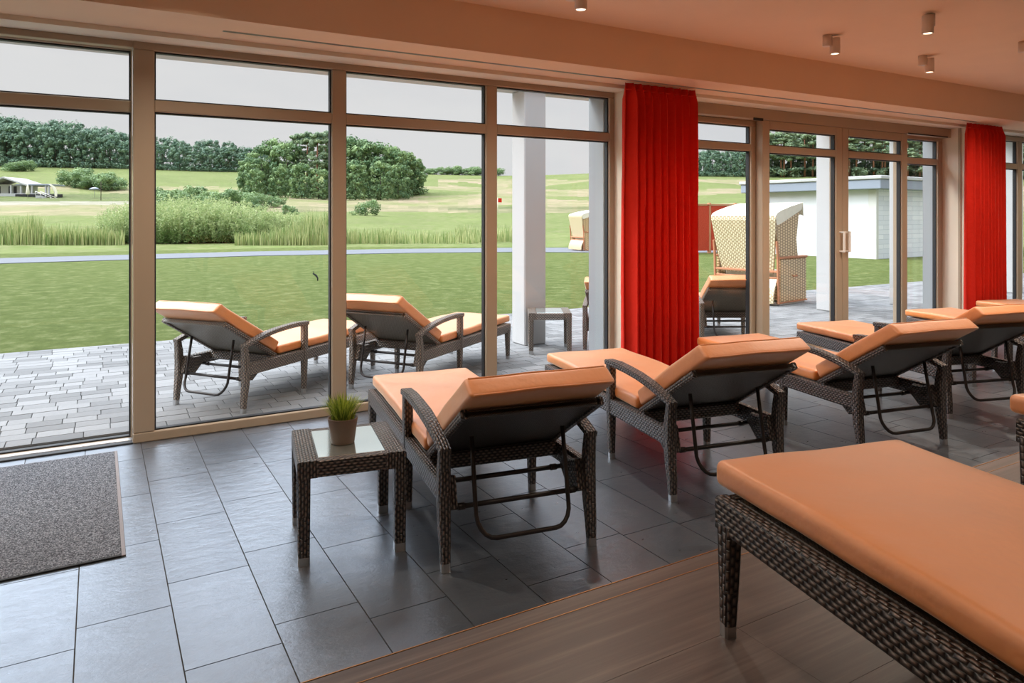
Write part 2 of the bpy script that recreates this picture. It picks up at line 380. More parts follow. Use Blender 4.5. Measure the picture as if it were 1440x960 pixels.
def clad():
    b = NB('white_washed_stone'); br = b.n('ShaderNodeTexBrick'); tcx = b.obj(); sp = b.n('ShaderNodeSeparateXYZ'); b.l(tcx, sp.inputs[0]); cb = b.n('ShaderNodeCombineXYZ'); b.l(sp.outputs[0], cb.inputs[0]); b.l(sp.outputs[2], cb.inputs[1]); b.l(cb.outputs[0], br.inputs['Vector'])
    br.inputs['Scale'].default_value = 1; br.inputs['Brick Width'].default_value = .9; br.inputs['Row Height'].default_value = .16; br.inputs['Mortar Size'].default_value = .008
    br.inputs['Color1'].default_value = hexc(222, 224, 230); br.inputs['Color2'].default_value = hexc(240, 240, 243); br.inputs['Mortar'].default_value = hexc(200, 204, 212)
    b.bsdf(br.outputs[0], .9, 0, b.bump(br.outputs['Fac'], -.4, .01)); return b.m
M['clad'] = clad()
def emis(name, c, s):
    b = NB(name); e = b.n('ShaderNodeEmission'); e.inputs[0].default_value = c; e.inputs[1].default_value = s; b.l(e.outputs[0], b.out.inputs[0]); return b.m
M['bulb'] = emis('lit_lamp_lens', (1, .78, .55, 1), 6)
M['black'] = simple('matt_black', hexc(36, 36, 38), .7)

# ---------------------------------------------------------------- setting: room
X0, X1, YB = -2.6, 15.0, -3.2
CZ, SZ = 2.86, 2.54
# tile floor: every tile with its own joint, one surface
mb = MB(); mb.box(X0, X1, YB, 5.10, -.06, -.004, mi=1)
offs = {-2: 2.62, -1: 2.757, 0: 2.888, 1: 3.063, 2: 3.184, 3: 3.057, 4: 3.25}
kx = int((X0 + .065) / .2985) - 1
for k in range(kx, 52):
    xa = -.065 + .2985 * k; xb = xa + .2985
    if xa > X1 or xb < X0: continue
    off = offs.get(k, random.uniform(2.5, 3.1)); y = off - .614 * 4
    while y < 5.06:
        ya, yb2 = max(y, 1.2), min(y + .614, 5.06)
        if yb2 > 1.25 and yb2 - ya > .02: mb.box(max(xa, X0) + .0022, min(xb, X1) - .0022, ya + .0022, yb2 - .0022, -.004, 0, tint=(random.random(),) * 3, mi=0)
        y += .614
struct(mb.build('floor', [M['slate'], M['grout']]))
# raised wooden platform with brass nosing
PZ, PY = .34, 1.68
mb = MB(); mb.box(X0, X1, YB, PY - .002, .0, PZ - .003, tint=(.5, .5, .5)); y = 1.333; ys = [PY - .002, 1.615]
while y > YB: ys.append(y); y -= .285
for a, c in zip(ys, ys[1:]):
    x = X0 + random.uniform(-1.2, 0)
    while x < X1:
        xe = x + (1.29 if a < 1.6 else 30); t = random.uniform(.75, 1.)
        if max(x, X0) < min(xe, X1): mb.box(max(x, X0) + .0005, min(xe, X1) - .0005, c + .0006, a - .0006, PZ - .003, PZ, tint=(t, t, t))
        x = xe
plat = struct(mb.build('floor_platform', M['wood']))
mb = MB(); mb.box(X0, X1, PY - .001, PY + .002, PZ - .03, PZ + .001); mb.box(X0, X1, 1.614, 1.6165, PZ - .001, PZ + .001)
struct(mb.build('trim_1', M['gold']))
mb = MB(); mb.box(X0, X1, YB, 4.36, CZ, CZ + .15); struct(mb.build('ceiling', M['ceiling']))
# beam with curtain slot
mb = MB(); mb.box(X0, .66, 4.35, 4.85, SZ, CZ + .15); mb.box(.66, 9.1, 4.35, 4.625, SZ, CZ + .15); mb.box(.66, 9.1, 4.648, 4.85, SZ, CZ + .15)
mb.box(.66, 9.1, 4.62, 4.65, SZ + .05, CZ + .15); mb.box(9.1, X1, 4.35, 4.85, SZ, CZ + .15)
struct(mb.build('ceiling_beam', M['beam']))
mb = MB(); mb.box(.655, 9.105, 4.622, 4.627, SZ - .003, SZ + .05); mb.box(.655, 9.105, 4.645, 4.650, SZ - .003, SZ + .05); struct(mb.build('trim_2', M['alu']))
# front wall: lintel and piers (inner face Y 4.85, outer face 5.38)
mb = MB(); mb.box(X0, X1, 5.16, 5.38, 2.51, 3.05)
for a, c in ((3.925, 4.65), (9.24, 9.79)): mb.box(a, c, 5.16, 5.38, 0, 2.51)
struct(mb.build('wall_outside', M['outer']))
mb = MB(); mb.box(X0, X1, 4.85, 5.16, 2.51, 3.05)
for a, c in ((3.965, 4.62), (9.28, 9.75)): mb.box(a, c, 4.85, 5.16, 0, 2.51)
struct(mb.build('wall_front', M['wall']))
mb = MB(); mb.box(X0 - .15, X0, YB, 5.38, 0, 3.0); struct(mb.build('wall_left', M['roomwall']))
mb = MB(); mb.box(X1, X1 + .15, YB, 5.38, 0, 3.0); struct(mb.build('wall_right', M['roomwall']))
mb = MB(); mb.box(X0, X1, YB - .15, YB, 0, 3.0); struct(mb.build('wall_back', M['roomwall']))

def glazing(name, x0, x1, bays, y, z_tr, ztop, zb=.062, mull=.10, fr=.075, depth=.07, side_first=None, gl=True):
    """fixed glazing: outer frame with mullions and one transom; bays = list of (glass x0, glass x1)"""
    f = MB(); b = .006
    f.box(x0, x1, y, y + depth, ztop, ztop + .06, b); f.box(x0, x1, y, y + depth, 0, zb, b)
    edges = [x0] + [e for bb in bays for e in bb] + [x1]
    for i in range(0, len(edges), 2):
        if edges[i + 1] - edges[i] > .005: f.box(edges[i], edges[i + 1], y - .0005, y + depth, zb, ztop, b)
    for a, c in bays: f.box(a - .001, c + .001, y + .001, y + depth, z_tr, z_tr + .074, b)
    fo = struct(f.build(name, M['frame']))
    for a, c in bays:
        for z0, z1 in ((zb, z_tr), (z_tr + .074, ztop)):
            g = MB(); g.box(a + .004, c - .004, y + depth * .55, y + depth * .55 + .012, z0 + .004, z1 - .004); g.build('glass_pane', M['glass'], fo)
            k = MB(); yy0, yy1 = y + depth * .35, y + depth * .95; q = .009
            k.box(a, a + q, yy0, yy1, z0, z1); k.box(c - q, c, yy0, yy1, z0, z1); k.box(a + q, c - q, yy0, yy1, z0, z0 + q); k.box(a + q, c - q, yy0, yy1, z1 - q, z1); k.build('gasket', M['gasket'], fo)
    return fo
glazing('window_1', .19, 3.965, [(.311, 1.441), (1.544, 2.68), (2.78, 3.912)], 5.05, 2.078, 2.462)
glazing('window_2', 9.75, 15.0, [(9.82, 10.93), (11.04, 12.15), (12.26, 13.37), (13.48, 14.6)], 5.05, 2.06, 2.44)
# left sliding door, its fixed leaf lies further out
glazing('door_1', -2.6, .19, [(-2.5, -1.2), (-1.1, .182)], 5.155, 2.078, 2.47, zb=.012)
mb = MB(); mb.box(-2.6, .189, 5.052, 5.12, 2.47, 2.51, .003); struct(mb.build('trim_3', M['frame']))
mb = MB(); mb.box(-2.6, .189, 5.05, 5.105, -.004, .010, .003); struct(mb.build('trim_6', M['gasket'])); mb = MB(); mb.box(-2.6, .189, 5.106, 5.154, -.004, .014, .003); struct(mb.build('trim_7', M['alu']))
# door group: fixed side panels behind, two sliding leaves in front
glazing('window_3', 4.62, 5.90, [(4.70, 5.81)], 5.15, 2.085, 2.34)
glazing('window_4', 8.34, 9.28, [(8.42, 9.18)], 5.15, 2.06, 2.36)
mb = MB(); mb.box(4.62, 9.28, 5.045, 5.25, 2.40, 2.51, .005); mb.box(4.62, 9.28, 5.03, 5.26, -.004, .015, .003); struct(mb.build('trim_4', M['frame']))
mb = MB(); mb.box(9.268, 9.285, 4.925, 4.955, 0, 2.51); mb.box(4.61, 4.632, 4.925, 4.955, 0, 2.51); struct(mb.build('trim_5', M['frame']))
mb = MB(); mb.box(8.365, 9.20, 5.041, 5.046, 2.398, 2.412); mb.box(5.72, 5.862, 5.041, 5.046, 2.385, 2.412); struct(mb.build('gap_shade', M['black']))  # black strips standing in for the shaded gaps above the fixed panels
def leaf(name, x0, x1, hx):
    f = MB(); y, dp, b = 5.05, .092, .006; s_ = .105
    f.box(x0, x0 + s_, y, y + dp, .016, 2.398, b); f.box(x1 - s_, x1, y, y + dp, .016, 2.398, b)
    f.box(x0 + s_ - .001, x1 - s_ + .001, y, y + dp, .016, .12, b); f.box(x0 + s_ - .001, x1 - s_ + .001, y, y + dp, 2.31, 2.398, b); f.box(x0 + s_ - .001, x1 - s_ + .001, y, y + dp, 2.07, 2.144, b)
    fo = struct(f.build(name, M['frame']))
    for z0, z1 in ((.12, 2.07), (2.144, 2.31)):
        g = MB(); g.box(x0 + s_ + .004, x1 - s_ - .004, y + .05, y + .062, z0 + .004, z1 - .004); g.build('glass_pane', M['glass'], fo)
        k = MB(); q = .01; a, c = x0 + s_, x1 - s_
        k.box(a, a + q, y + .02, y + .066, z0, z1); k.box(c - q, c, y + .02, y + .066, z0, z1); k.box(a, c, y + .02, y + .066, z0, z0 + q); k.box(a, c, y + .02, y + .066, z1 - q, z1); k.build('gasket', M['gasket'], fo)
    h_ = MB(); h_.bar([(hx, 5.05, 1.03), (hx, 4.995, 1.03)], .026, .018, side=(1, 0, 0)); h_.bar([(hx, 5.05, 1.24), (hx, 4.995, 1.24)], .026, .018, side=(1, 0, 0)); h_.bar([(hx, 4.995, 1.022), (hx, 4.995, 1.248)], .026, .016, side=(1, 0, 0))
    h_.build('door_handle', M['white_paint'], fo)
leaf('door_2', 5.865, 7.140, 7.098); leaf('door_3', 7.146, 8.36, 7.188)

# ---------------------------------------------------------------- outdoors ground
def wpt(px, D): t = (px - 720) / F; return (D * (DIR[0] + RGT[0] * t), D * (DIR[1] + RGT[1] * t))
RID = [(-400, 230), (0, 233), (200, 237), (360, 241), (600, 246), (700, 247), (840, 243), (1050, 244), (1330, 249), (2200, 255)]
def ridge(px):
    if px <= RID[0][0]: return RID[0][1]
    for (a, ya), (b, yb_) in zip(RID, RID[1:]):
        if px <= b: return ya + (yb_ - ya) * (px - a) / (b - a)
    return RID[-1][1]
def gz(D, px):
    if D < 32: return 0.
    zr = 1.42 + (HY - ridge(px)) * 290 / F; s = min(1., (D - 32) / 258) ** 1.75
    return zr * s + noise.noise(Vector((D * .02, px * .006, 3))) * .012 * max(0, D - 45) * (1 if D < 240 else .3)
def bary(px, D): x, y = wpt(px, D); return (x, y, gz(D, px))
mb = MB(); mb.box(X0 - 3, 26, 5.38, 9.10, -.07, -.014, mi=1)
y = 5.385
while y < 9.08:
    x = X0 - 3 + random.uniform(0, .2)
    while x < 26:
        L = random.choice((.14, .21, .21, .28)) if x < 14 else .5; g = random.choice((0, 0, 0, 1, 1, 2)); v = (random.uniform(.26, .31), random.uniform(.215, .25), random.uniform(.17, .20))[g]
        if x + L < 26: mb.box(x + .003, x + L - .003, y + .003, min(y + .137, 9.1), -.014, -.006 + random.uniform(-.001, .001), tint=(v, v * .995, v * 1.0))
        x += L
    y += .140
struct(mb.build('terrace_paving', [M['paver'], M['paver_joint']]))
mb = MB(); rows = [(-30, 9.10), (60, 9.10)]
n = 60
pts = []
for i in range(n + 1):
    for j in range(13):
        x = -40 + 105 * i / n; y = 9.10 + (33 - 9.1) * j / 12; pts.append((x, y, -.008))
b0 = len(mb.v); mb.v += pts
for i in range(n):
    for j in range(12): mb.face([b0 + i * 13 + j, b0 + (i + 1) * 13 + j, b0 + (i + 1) * 13 + j + 1, b0 + i * 13 + j + 1])
struct(mb.build('lawn_ground', M['lawn']))
# golf course terrain
GA, GB, BE, DK, LP = hexc(92, 110, 56), hexc(118, 130, 76), hexc(158, 142, 118), hexc(74, 88, 54), hexc(166, 158, 150)
def lerp(a, b, t): return tuple(a[i] * (1 - t) + b[i] * t for i in range(3))
def tcol(D, px):
    y = HY - F * (gz(D, px) - H) / D; n1 = noise.noise(Vector((D * .03, px * .008, 1))); n2 = noise.noise(Vector((D * .09, px * .02, 7)))
    c = lerp(GA, GB, .5 + .5 * n2)
    if px < 200:
        if 288 < y < 303: c = lerp(BE, GB, .3 + n2 * .5)
        if 283 < y <= 288: c = LP
        if 272 < y <= 283: c = lerp(DK, GA, .3 + n2)
        if 258 < y <= 272: c = lerp(BE, GB, .5 + n2)
    elif px < 620:
        if 262 < y < 290 and n1 > -.25: c = lerp(BE, GB, .25 + n2)
        if 290 <= y < 298: c = lerp(BE, DK, .3 + n2)
    else:
        if 252 < y < 290 and n1 > -.12: c = lerp(BE, GB, .2 + n2)
        if 290 <= y < 299: c = lerp(BE, DK, .5 + n2)
    return tuple(max(0, min(1, q)) for q in c)
mb = MB(); Ds = [22]; 
while Ds[-1] < 420: Ds.append(Ds[-1] * 1.018 + .05)
pxs = [-700 + 14 * i for i in range(215)]; b0 = 0; N = len(pxs)
for D in Ds:
    for p in pxs: mb.v.append(bary(p, D) if D > 33 else (*wpt(p, D), -.04))
for i in range(len(Ds) - 1):
    for j in range(N - 1):
        mb.face([i * N + j, i * N + j + 1, (i + 1) * N + j + 1, (i + 1) * N + j], None, True, tcol((Ds[i] + Ds[i + 1]) / 2, pxs[j] + 7))
struct(mb.build('golf_course_ground', M['hills']))
# paved path
cl = [(-30, 25.5, 3.3), (-12, 27, 3.3), (-2.7, 27.7, 3.2), (5, 28.2, 3.2), (10.5, 27.4, 3.4), (15, 26, 3.6), (19, 23.5, 4.5), (24, 20.5, 4), (31, 17, 3)]
mb = MB(); prev = None; L, Rr = [], []
for i, (x, y, wd) in enumerate(cl):
    a = cl[max(0, i - 1)]; c = cl[min(len(cl) - 1, i + 1)]; tx, ty = c[0] - a[0], c[1] - a[1]; q = math.hypot(tx, ty); nx_, ny_ = -ty / q, tx / q
    L.append((x + nx_ * wd / 2, y + ny_ * wd / 2)); Rr.append((x - nx_ * wd / 2, y - ny_ * wd / 2))
for i in range(len(cl)): mb.v += [(*L[i], .012), (*Rr[i], .012), (*L[i], -.02), (*Rr[i], -.02)]
for i in range(len(cl) - 1): b0 = 4 * i; mb.face([b0, b0 + 1, b0 + 5, b0 + 4]); mb.face([b0 + 1, b0 + 3, b0 + 7, b0 + 5]); mb.face([b0 + 2, b0, b0 + 4, b0 + 6])
struct(mb.build('garden_path', M['asphalt']))
# terrace roof, columns
mb = MB(); mb.box(X0 - 3, 22, 6.70, 7.06, 2.81, 3.10); struct(mb.build('terrace_beam', M['white']))
def column(x, y, wx, wy, lab):
    m_ = MB(); m_.box(x, x + wx, y, y + wy, -.006, 2.81, .012); o = m_.build('terrace_column', M['white'])
    if abs(x - 4.05) < .01:
        s_ = MB()
        for zz in (2.60, 2.50): s_.tube([(x + wx * .5, y + .003, zz), (x + wx * .5, y - .004, zz)], .006, 8)
        s_.build('screw_head', M['alu'], o)
    tag(o, lab, 'column'); return o
column(4.05, 6.74, .28, .28, 'square white column behind the outdoor rattan table')
column(9.46, 6.88, .28, .26, 'square white terrace column seen between the big beach chair and the door handles')
column(11.08, 6.80, .16, .2, 'slim white terrace column seen through the right door leaf')
column(14.62, 6.80, .28, .26, 'square white terrace column at the right edge behind the far window')

# ---------------------------------------------------------------- sun lounger
def make_lounger(rat):
    root = empty('sun_lounger', (0, 0, 0)); HW = .3265
    for s_ in (1, -1):
        y = s_ * HW
        # legs, each with its metal cap
        rear = [(.020, y, .018), (.026, y, .10), (.040, y, .20), (.048, y, .30), (.042, y, .40), (.030, y, .490)]
        m_ = MB(); m_.bar(rear, [.036, .042, .048, .052, .050, .046], [.036, .044, .054, .060, .052, .042]); lg = m_.build('leg', rat, root)
        c = MB(); c.bar([(.018, y, 0), (.0205, y, .034)], .037, .037); c.build('foot_cap', M['chrome'], lg)
        mid = [(.686, y, .018), (.690, y, .12), (.692, y, .28), (.694, y, .40), (.694, y, .545)]
        m_ = MB(); m_.bar(mid, [.034, .040, .046, .046, .046], [.034, .042, .052, .054, .054]); lg = m_.build('leg', rat, root)
        c = MB(); c.bar([(.686, y, 0), (.6865, y, .034)], .035, .035); c.build('foot_cap', M['chrome'], lg)
        ft = [(1.672, y, .018), (1.668, y, .12), (1.664, y, .29)]
        m_ = MB(); m_.bar(ft, [.034, .040, .046], [.034, .042, .060]); lg = m_.build('leg', rat, root)
        c = MB(); c.bar([(1.672, y, 0), (1.6715, y, .034)], .035, .035); c.build('foot_cap', M['chrome'], lg)
        m_ = MB(); arm = [(.012, y, .478), (.10, y, .506), (.22, y, .533), (.35, y, .551), (.48, y, .560), (.60, y, .564), (.722, y, .560)]
        m_.bar(arm, [.050, .054, .057, .060, .060, .060, .058], [.030, .032, .034, .034, .034, .036, .030]); m_.build('armrest', rat, root)
        m_ = MB(); m_.bar([(.05, y, .308), (.5, y, .308), (1.0, y, .308), (1.70, y, .308)], .040, .086, ch=.2)
        m_.bar([(.05, y - s_ * .040, .300), (.14, y - s_ * .040, .275), (.22, y - s_ * .035, .31)], .034, [.13, .13, .06], ch=.2); m_.build('side_rail', rat, root)
    m_ = MB(); m_.bar([(1.68, -HW + .02, .308), (1.68, HW - .02, .308)], .040, .086, side=(1, 0, 0), ch=.2); m_.build('end_rail', rat, root)
    m_ = MB(); m_.bar([(.36, -HW + .02, .325), (.36, HW - .02, .325)], .05, .07, side=(1, 0, 0), ch=.2); m_.build('cross_rail', rat, root)
    m_ = MB(); m_.box(.38, 1.665, -HW + .02, HW - .02, .338, .350, .003); m_.build('seat_panel', M['mesh_panel'], root)
    # backrest: woven panel in a frame, slanting up towards the head end
    A = Vector((.385, 0, .352)); B = Vector((-.125, 0, .660)); T = (B - A).normalized(); Nn = Vector((-T.z, 0, T.x)) * (-1)
    if Nn.z < 0: Nn = -Nn
    W = .292
    def bp(l, v, n_): return A + T * l + Vector((0, v, 0)) + Nn * n_
    LB = (B - A).length
    m_ = MB(); r_ = [[bp(l, v, n_) for v, n_ in ((W, -.006), (W, .006), (-W, .006), (-W, -.006))] for l in (0, LB * .5, LB)]; m_.loft(r_, [0, LB * .5, LB]); m_.bar([bp(LB - .012, -W, 0), bp(LB - .012, W, 0)], .030, .024, side=tuple(Nn)); br = m_.build('backrest', M['mesh_panel'] if rat is M['rattan'] else M['mesh_panel_out'], root)
    m_ = MB()
    for s_ in (1, -1): m_.bar([bp(-.01, s_ * W, 0), bp(LB * .5, s_ * W, 0), bp(LB, s_ * W, 0)], .030, .036)
    m_.bar([bp(.0, -W, 0), bp(.0, W, 0)], .030, .026, side=tuple(Nn)); m_.build('backrest_frame', rat, br)
    # support loop and cross bars
    w_ = .205; top = bp(LB * .62, 0, -.03); m_ = MB(); pth = []
    lo = Vector((-.005, 0, .215)); bot = Vector((-.045, 0, .130)); 
    def q(y, p): return (p.x, y, p.z)
    pth = [q(-w_, top), q(-w_, lo.lerp(top, .5)), q(-w_, lo)]
    for k in range(1, 6):
        a_ = k / 5 * math.pi / 2; pp = lo.lerp(bot, math.sin(a_)); pth.append((pp.x, -w_ + .075 * (1 - math.cos(a_)), pp.z))
    pth += [(p_[0], -p_[1], p_[2]) for p_ in pth[::-1]]
    m_.tube(pth, .0095, 10); m_.build('support_loop', M['tube'], root)
    for px_, pz_ in ((.055, .235), (.25, .270)):
        m_ = MB(); m_.tube([(px_, -HW + .01, pz_), (px_, HW - .01, pz_)], .0105, 10)
        m_.tube([(px_, -.235, pz_), (px_, -.265, pz_)], .014, 10); m_.tube([(px_, .235, pz_), (px_, .265, pz_)], .014, 10); m_.build('support_bar', M['tube'], root)
    # cushions
    def wob(p, a=.006, f_=6): return noise.noise(Vector((p[0] * f_, p[1] * f_, p[2] * f_ + 3))) * a
    def wseat(p):
        u = (p.x - 1.06) / .72; v = p.y / .31; cr_ = .010 * (1 - u * u) * (1 - v * v) if p.z > .39 else 0
        return (p.x + wob(p, .006), p.y + wob(p + Vector((9, 0, 0)), .006), p.z + max(0, cr_) + wob(p, .007, 4))
    m_ = MB(); rounded(m_, .415, 1.765, -.312, .312, .356, .424, .022, 30, 16, 3, wseat); m_.build('seat_cushion', M['cushion'], root)
    LC = .735
    def wback(p):   # local: x along back 0..LC, y, z thickness 0..
        u = p.x / LC; v = p.y / .31; cr_ = .014 * (1 - (2 * u - 1) ** 2) * (1 - v * v) if p.z > .05 else 0
        b_ = bp(p.x + .015 + (0.010 * (1 - v * v) if p.x > LC * .9 else 0) - (.042 * (p.z / .085) * min(1, (p.x - LC * .85) / (LC * .12)) if p.x > LC * .85 else 0), p.y + wob(p, .006), .022 + p.z + cr_ + wob(p, .006, 5)); return tuple(b_)
    m_ = MB(); rounded(m_, 0, LC, -.306, .306, 0, .088, .018, 18, 16, 3, wback); m_.build('back_cushion', M['cushion'], root)
    m_ = MB()   # piping along the head end
    ed = [Vector(wback(Vector((LC - .004, v, .082)))) for v in [-.290 + .58 * k / 14 for k in range(15)]]; m_.tube(ed, .0042, 6)
    ed = [Vector(wback(Vector((LC - .004, v, .006)))) for v in [-.290 + .58 * k / 14 for k in range(15)]]; m_.tube(ed, .0042, 6); m_.build('piping', M['cushion'], root.children[-1])
    return root
def at_left(root, O, deg, z=0.):
    a = R(deg); V = (math.sin(a), -math.cos(a)); root.location = (O[0] + .3265 * V[0] - .02 * math.cos(a), O[1] + .3265 * V[1] - .02 * math.sin(a), z); root.rotation_euler = (0, 0, a)
ind = make_lounger(M['rattan'])
IL = [((1.203, 2.618), 81, 0, 'orange-cushioned dark rattan sun lounger directly beside the table with the potted grass'),
      ((2.483, 2.698), 79, 0, 'orange-cushioned sun lounger with its foot end in front of the nearer red curtain'),
      ((3.92, 2.65), 79, 0, 'orange-cushioned sun lounger by the sliding doors, third from the left indoors'),
      ((5.176, 2.827), 74, 0, 'sun lounger cut by the right edge, backrest just behind the third indoor one'),
      ((6.99, 2.86), 75, 0, 'orange-cushioned sun lounger whose foot end shows against the right door frame, mostly hidden'),
      ((8.50, 2.92), 75, 0, 'farthest orange-cushioned indoor sun lounger, only its foot end showing under the far red curtain'),
      ((1.03, -.285), 76.8, PZ, 'large foreground sun lounger on the wooden platform, cut by the bottom right corner'),
      ((2.50, -.31), 76.8, PZ, 'sun lounger on the platform with only cushion corner and leg showing at the right edge')]
for i, (O, a, z, lab) in enumerate(IL):
    r_ = ind if i == 0 else copy_tree(ind); at_left(r_, O, a, z); tag(r_, lab, 'sun lounger', 'orange-cushioned rattan sun loungers inside the room')
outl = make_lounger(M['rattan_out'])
OL = [((.516, 5.981), 37.1, 'orange-cushioned rattan sun lounger outside on the paving, leftmost, behind the first wide window'),
      ((1.818, 5.813), 35.0, 'orange-cushioned sun lounger outside on the paving, nearest left of the white column'),
      ((4.40, 6.10), 47, 'outdoor sun lounger mostly hidden behind the nearer red curtain, beside its left edge'),
      ((5.60, 5.63), 60, 'outdoor sun lounger right of the nearer red curtain, before the large beach chair')]
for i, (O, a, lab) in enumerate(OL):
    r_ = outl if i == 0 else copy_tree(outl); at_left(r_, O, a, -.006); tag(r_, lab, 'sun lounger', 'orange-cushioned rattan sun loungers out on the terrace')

# ---------------------------------------------------------------- side tables
def make_table(rat):
    root = empty('side_table', (0, 0, 0)); hx, hy, zt = .2225, .235, .425
    for sx in (-1, 1):
        for sy in (-1, 1):
            x, y = sx * (hx - .026), sy * (hy - .026); m_ = MB(); m_.bar([(x, y, .02), (x, y, .2), (x, y, .36)], [.046, .05, .052], [.046, .05, .052], ch=.18); lg = m_.build('leg', rat, root)
            c = MB(); c.bar([(x, y, 0), (x, y, .036)], .047, .047, ch=.15); c.build('foot_cap', M['chrome'], lg)
    m_ = MB()
    for sx in (-1, 1): m_.bar([(sx * (hx - .043), -hy, .39), (sx * (hx - .043), 0, .39), (sx * (hx - .043), hy, .39)], .086, .07, side=(1, 0, 0), ch=.12)
    for sy in (-1, 1): m_.bar([(-hx + .08, sy * (hy - .022), .389), (hx - .08, sy * (hy - .022), .389)], .044, .068, side=(0, 1, 0), ch=.12)
    m_.build('table_frame', rat, root)
    m_ = MB(); m_.box(-hx + .084, hx - .084, -hy + .042, hy - .042, .410, .4235, .002); m_.build('glass_top', M['table_glass'], root)
    return root
t1 = make_table(M['rattan']); t1.location = (.957, 3.128, 0); t1.rotation_euler.z = R(-10.2); tag(t1, 'dark rattan side table with frosted glass top carrying the potted grass', 'side table', 'rattan side tables')
t2 = copy_tree(t1); t2.location = (6.56, 3.42, 0); t2.rotation_euler.z = R(-14); tag(t2, 'dark rattan side table seen under the backrest of the fourth indoor lounger', 'side table')
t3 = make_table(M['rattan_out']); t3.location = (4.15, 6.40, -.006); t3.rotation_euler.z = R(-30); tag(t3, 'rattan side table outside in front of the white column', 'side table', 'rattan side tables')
# pot with grass
pr = empty('potted_grass', (.935, 3.11, .4236)); pr.scale = (1.1, 1.1, 1.06); tag(pr, 'small brown clay pot of bright green grass on the rattan side table', 'potted plant')
m_ = MB(); m_.lathe([(.0, 0), (.043, 0), (.046, .003), (.0585, .100), (.0595, .104), (.0575, .106), (.054, .102), (.050, .088), (0, .088)], n=40); m_.build('pot', M['pot'], pr)
m_ = MB(); m_.lathe([(0, .086), (.050, .086), (.050, .093), (.02, .097), (0, .097)], n=20); m_.build('soil', M['soil'], pr)
m_ = MB()
for i in range(420):
    a = random.uniform(0, 6.283); r0 = .044 * math.sqrt(random.random()); x, y = r0 * math.cos(a), r0 * math.sin(a); h_ = random.uniform(.085, .142) * (1 - .25 * (r0 / .044) ** 2)
    out = (r0 / .044) * random.uniform(.022, .068) + random.uniform(0, .014); a2 = a + random.uniform(-.5, .5); wd = random.uniform(.0012, .0022); sd = (math.cos(a2 + 1.57) * wd, math.sin(a2 + 1.57) * wd); b0 = len(m_.v); t = (random.random(),) * 3
    for k in range(4):
        s_ = k / 4; o_ = out * s_ ** 1.8; ww = 1 - s_ * .6; cx_, cy_, cz_ = x + math.cos(a2) * o_, y + math.sin(a2) * o_, .09 + h_ * s_ * (1 - .1 * s_)
        m_.v += [(cx_ - sd[0] * ww, cy_ - sd[1] * ww, cz_), (cx_ + sd[0] * ww, cy_ + sd[1] * ww, cz_)]
    m_.v.append((x + math.cos(a2) * out, y + math.sin(a2) * out, .09 + h_ * .9))
    for k in range(3): m_.face([b0 + 2 * k, b0 + 2 * k + 1, b0 + 2 * k + 3, b0 + 2 * k + 2], tint=t)
    m_.face([b0 + 6, b0 + 7, b0 + 8], tint=t)
o = m_.build('grass_blades', M['blade'], pr); o['kind'] = 'stuff'
# entrance mat
mr = empty('entrance_mat', (-.72, 4.16, 0)); tag(mr, 'grey fleck entrance mat with thin metal rim on the tiles by the left door', 'mat')
m_ = MB(); m_.box(-.80, .822 - .016, -.76 + .012, .77 - .008, .0005, .009, .002); m_.build('mat_pile', M['mat_pile'], mr)
m_ = MB(); m_.box(.806, .822, -.76, .77, .0005, .0075, .001); m_.box(-.80, .806, .762, .77, .0005, .0075, .001); m_.build('metal_rim', M['rim'], mr)
m_ = MB(); m_.box(-.80, .806, -.762, -.748, .0005, .0085, .001); m_.build('rubber_edge', M['black'], mr)

# ---------------------------------------------------------------- curtains
def curtain(x0, x1, y, n, lab, flare=.02):
    root = empty('curtain', ((x0 + x1) / 2, y, 0)); hw = (x1 - x0) / 2; m_ = MB(); NX, NZ = n * 14, 40; zt = SZ - .012
    ph = [random.uniform(-.5, .5) for _ in range(n + 2)]; am = [random.uniform(.7, 1.2) for _ in range(n + 2)]
    for j in range(NZ + 1):
        z = .015 + (zt - .015) * j / NZ; top = max(0, (z - 2.40) / .13); lowf = 1 - z / zt
        for i in range(NX + 1):
            u = i / NX; k = int(u * n); th = u * n * 2 * math.pi + ph[k] * .35 * math.sin(u * n * math.pi) + .25 * math.sin(z * 1.3 + u * 7)
            A_ = (.060 + .014 * lowf) * am[k] * (1 - .75 * min(1, top)); yy = A_ * math.sin(th) + .006 * top * math.sin(u * n * 26) ; xx = -hw + 2 * hw * u + .008 * math.sin(th * 2)
            xx *= 1 + flare * lowf + .02 * max(0, top - .55); m_.v.append((xx, yy, z))
    for j in range(NZ):
        for i in range(NX): a = j * (NX + 1) + i; m_.face([a, a + 1, a + NX + 2, a + NX + 1], [(i / 100, j / 20)] * 4, True)
    o_ = m_.build('pleated_fabric', M['curtain'], root); md = o_.modifiers.new('thick', 'SOLIDIFY'); md.thickness = .004
    m_ = MB(); m_.bar([(-hw * 1.01, 0, zt - .055), (0, 0, zt - .055), (hw * 1.01, 0, zt - .055)], .030, .006, ch=.1); 
    m_.build('heading_tape', M['curtain'], root); tag(root, lab, 'curtain', 'red pleated curtains'); return root
curtain(3.80, 4.58, 4.69, 9, 'red pleated floor-length curtain nearer the camera, between window and sliding doors')
curtain(8.98, 9.74, 4.69, 9, 'red pleated floor-length curtain at the far right beyond the sliding doors')

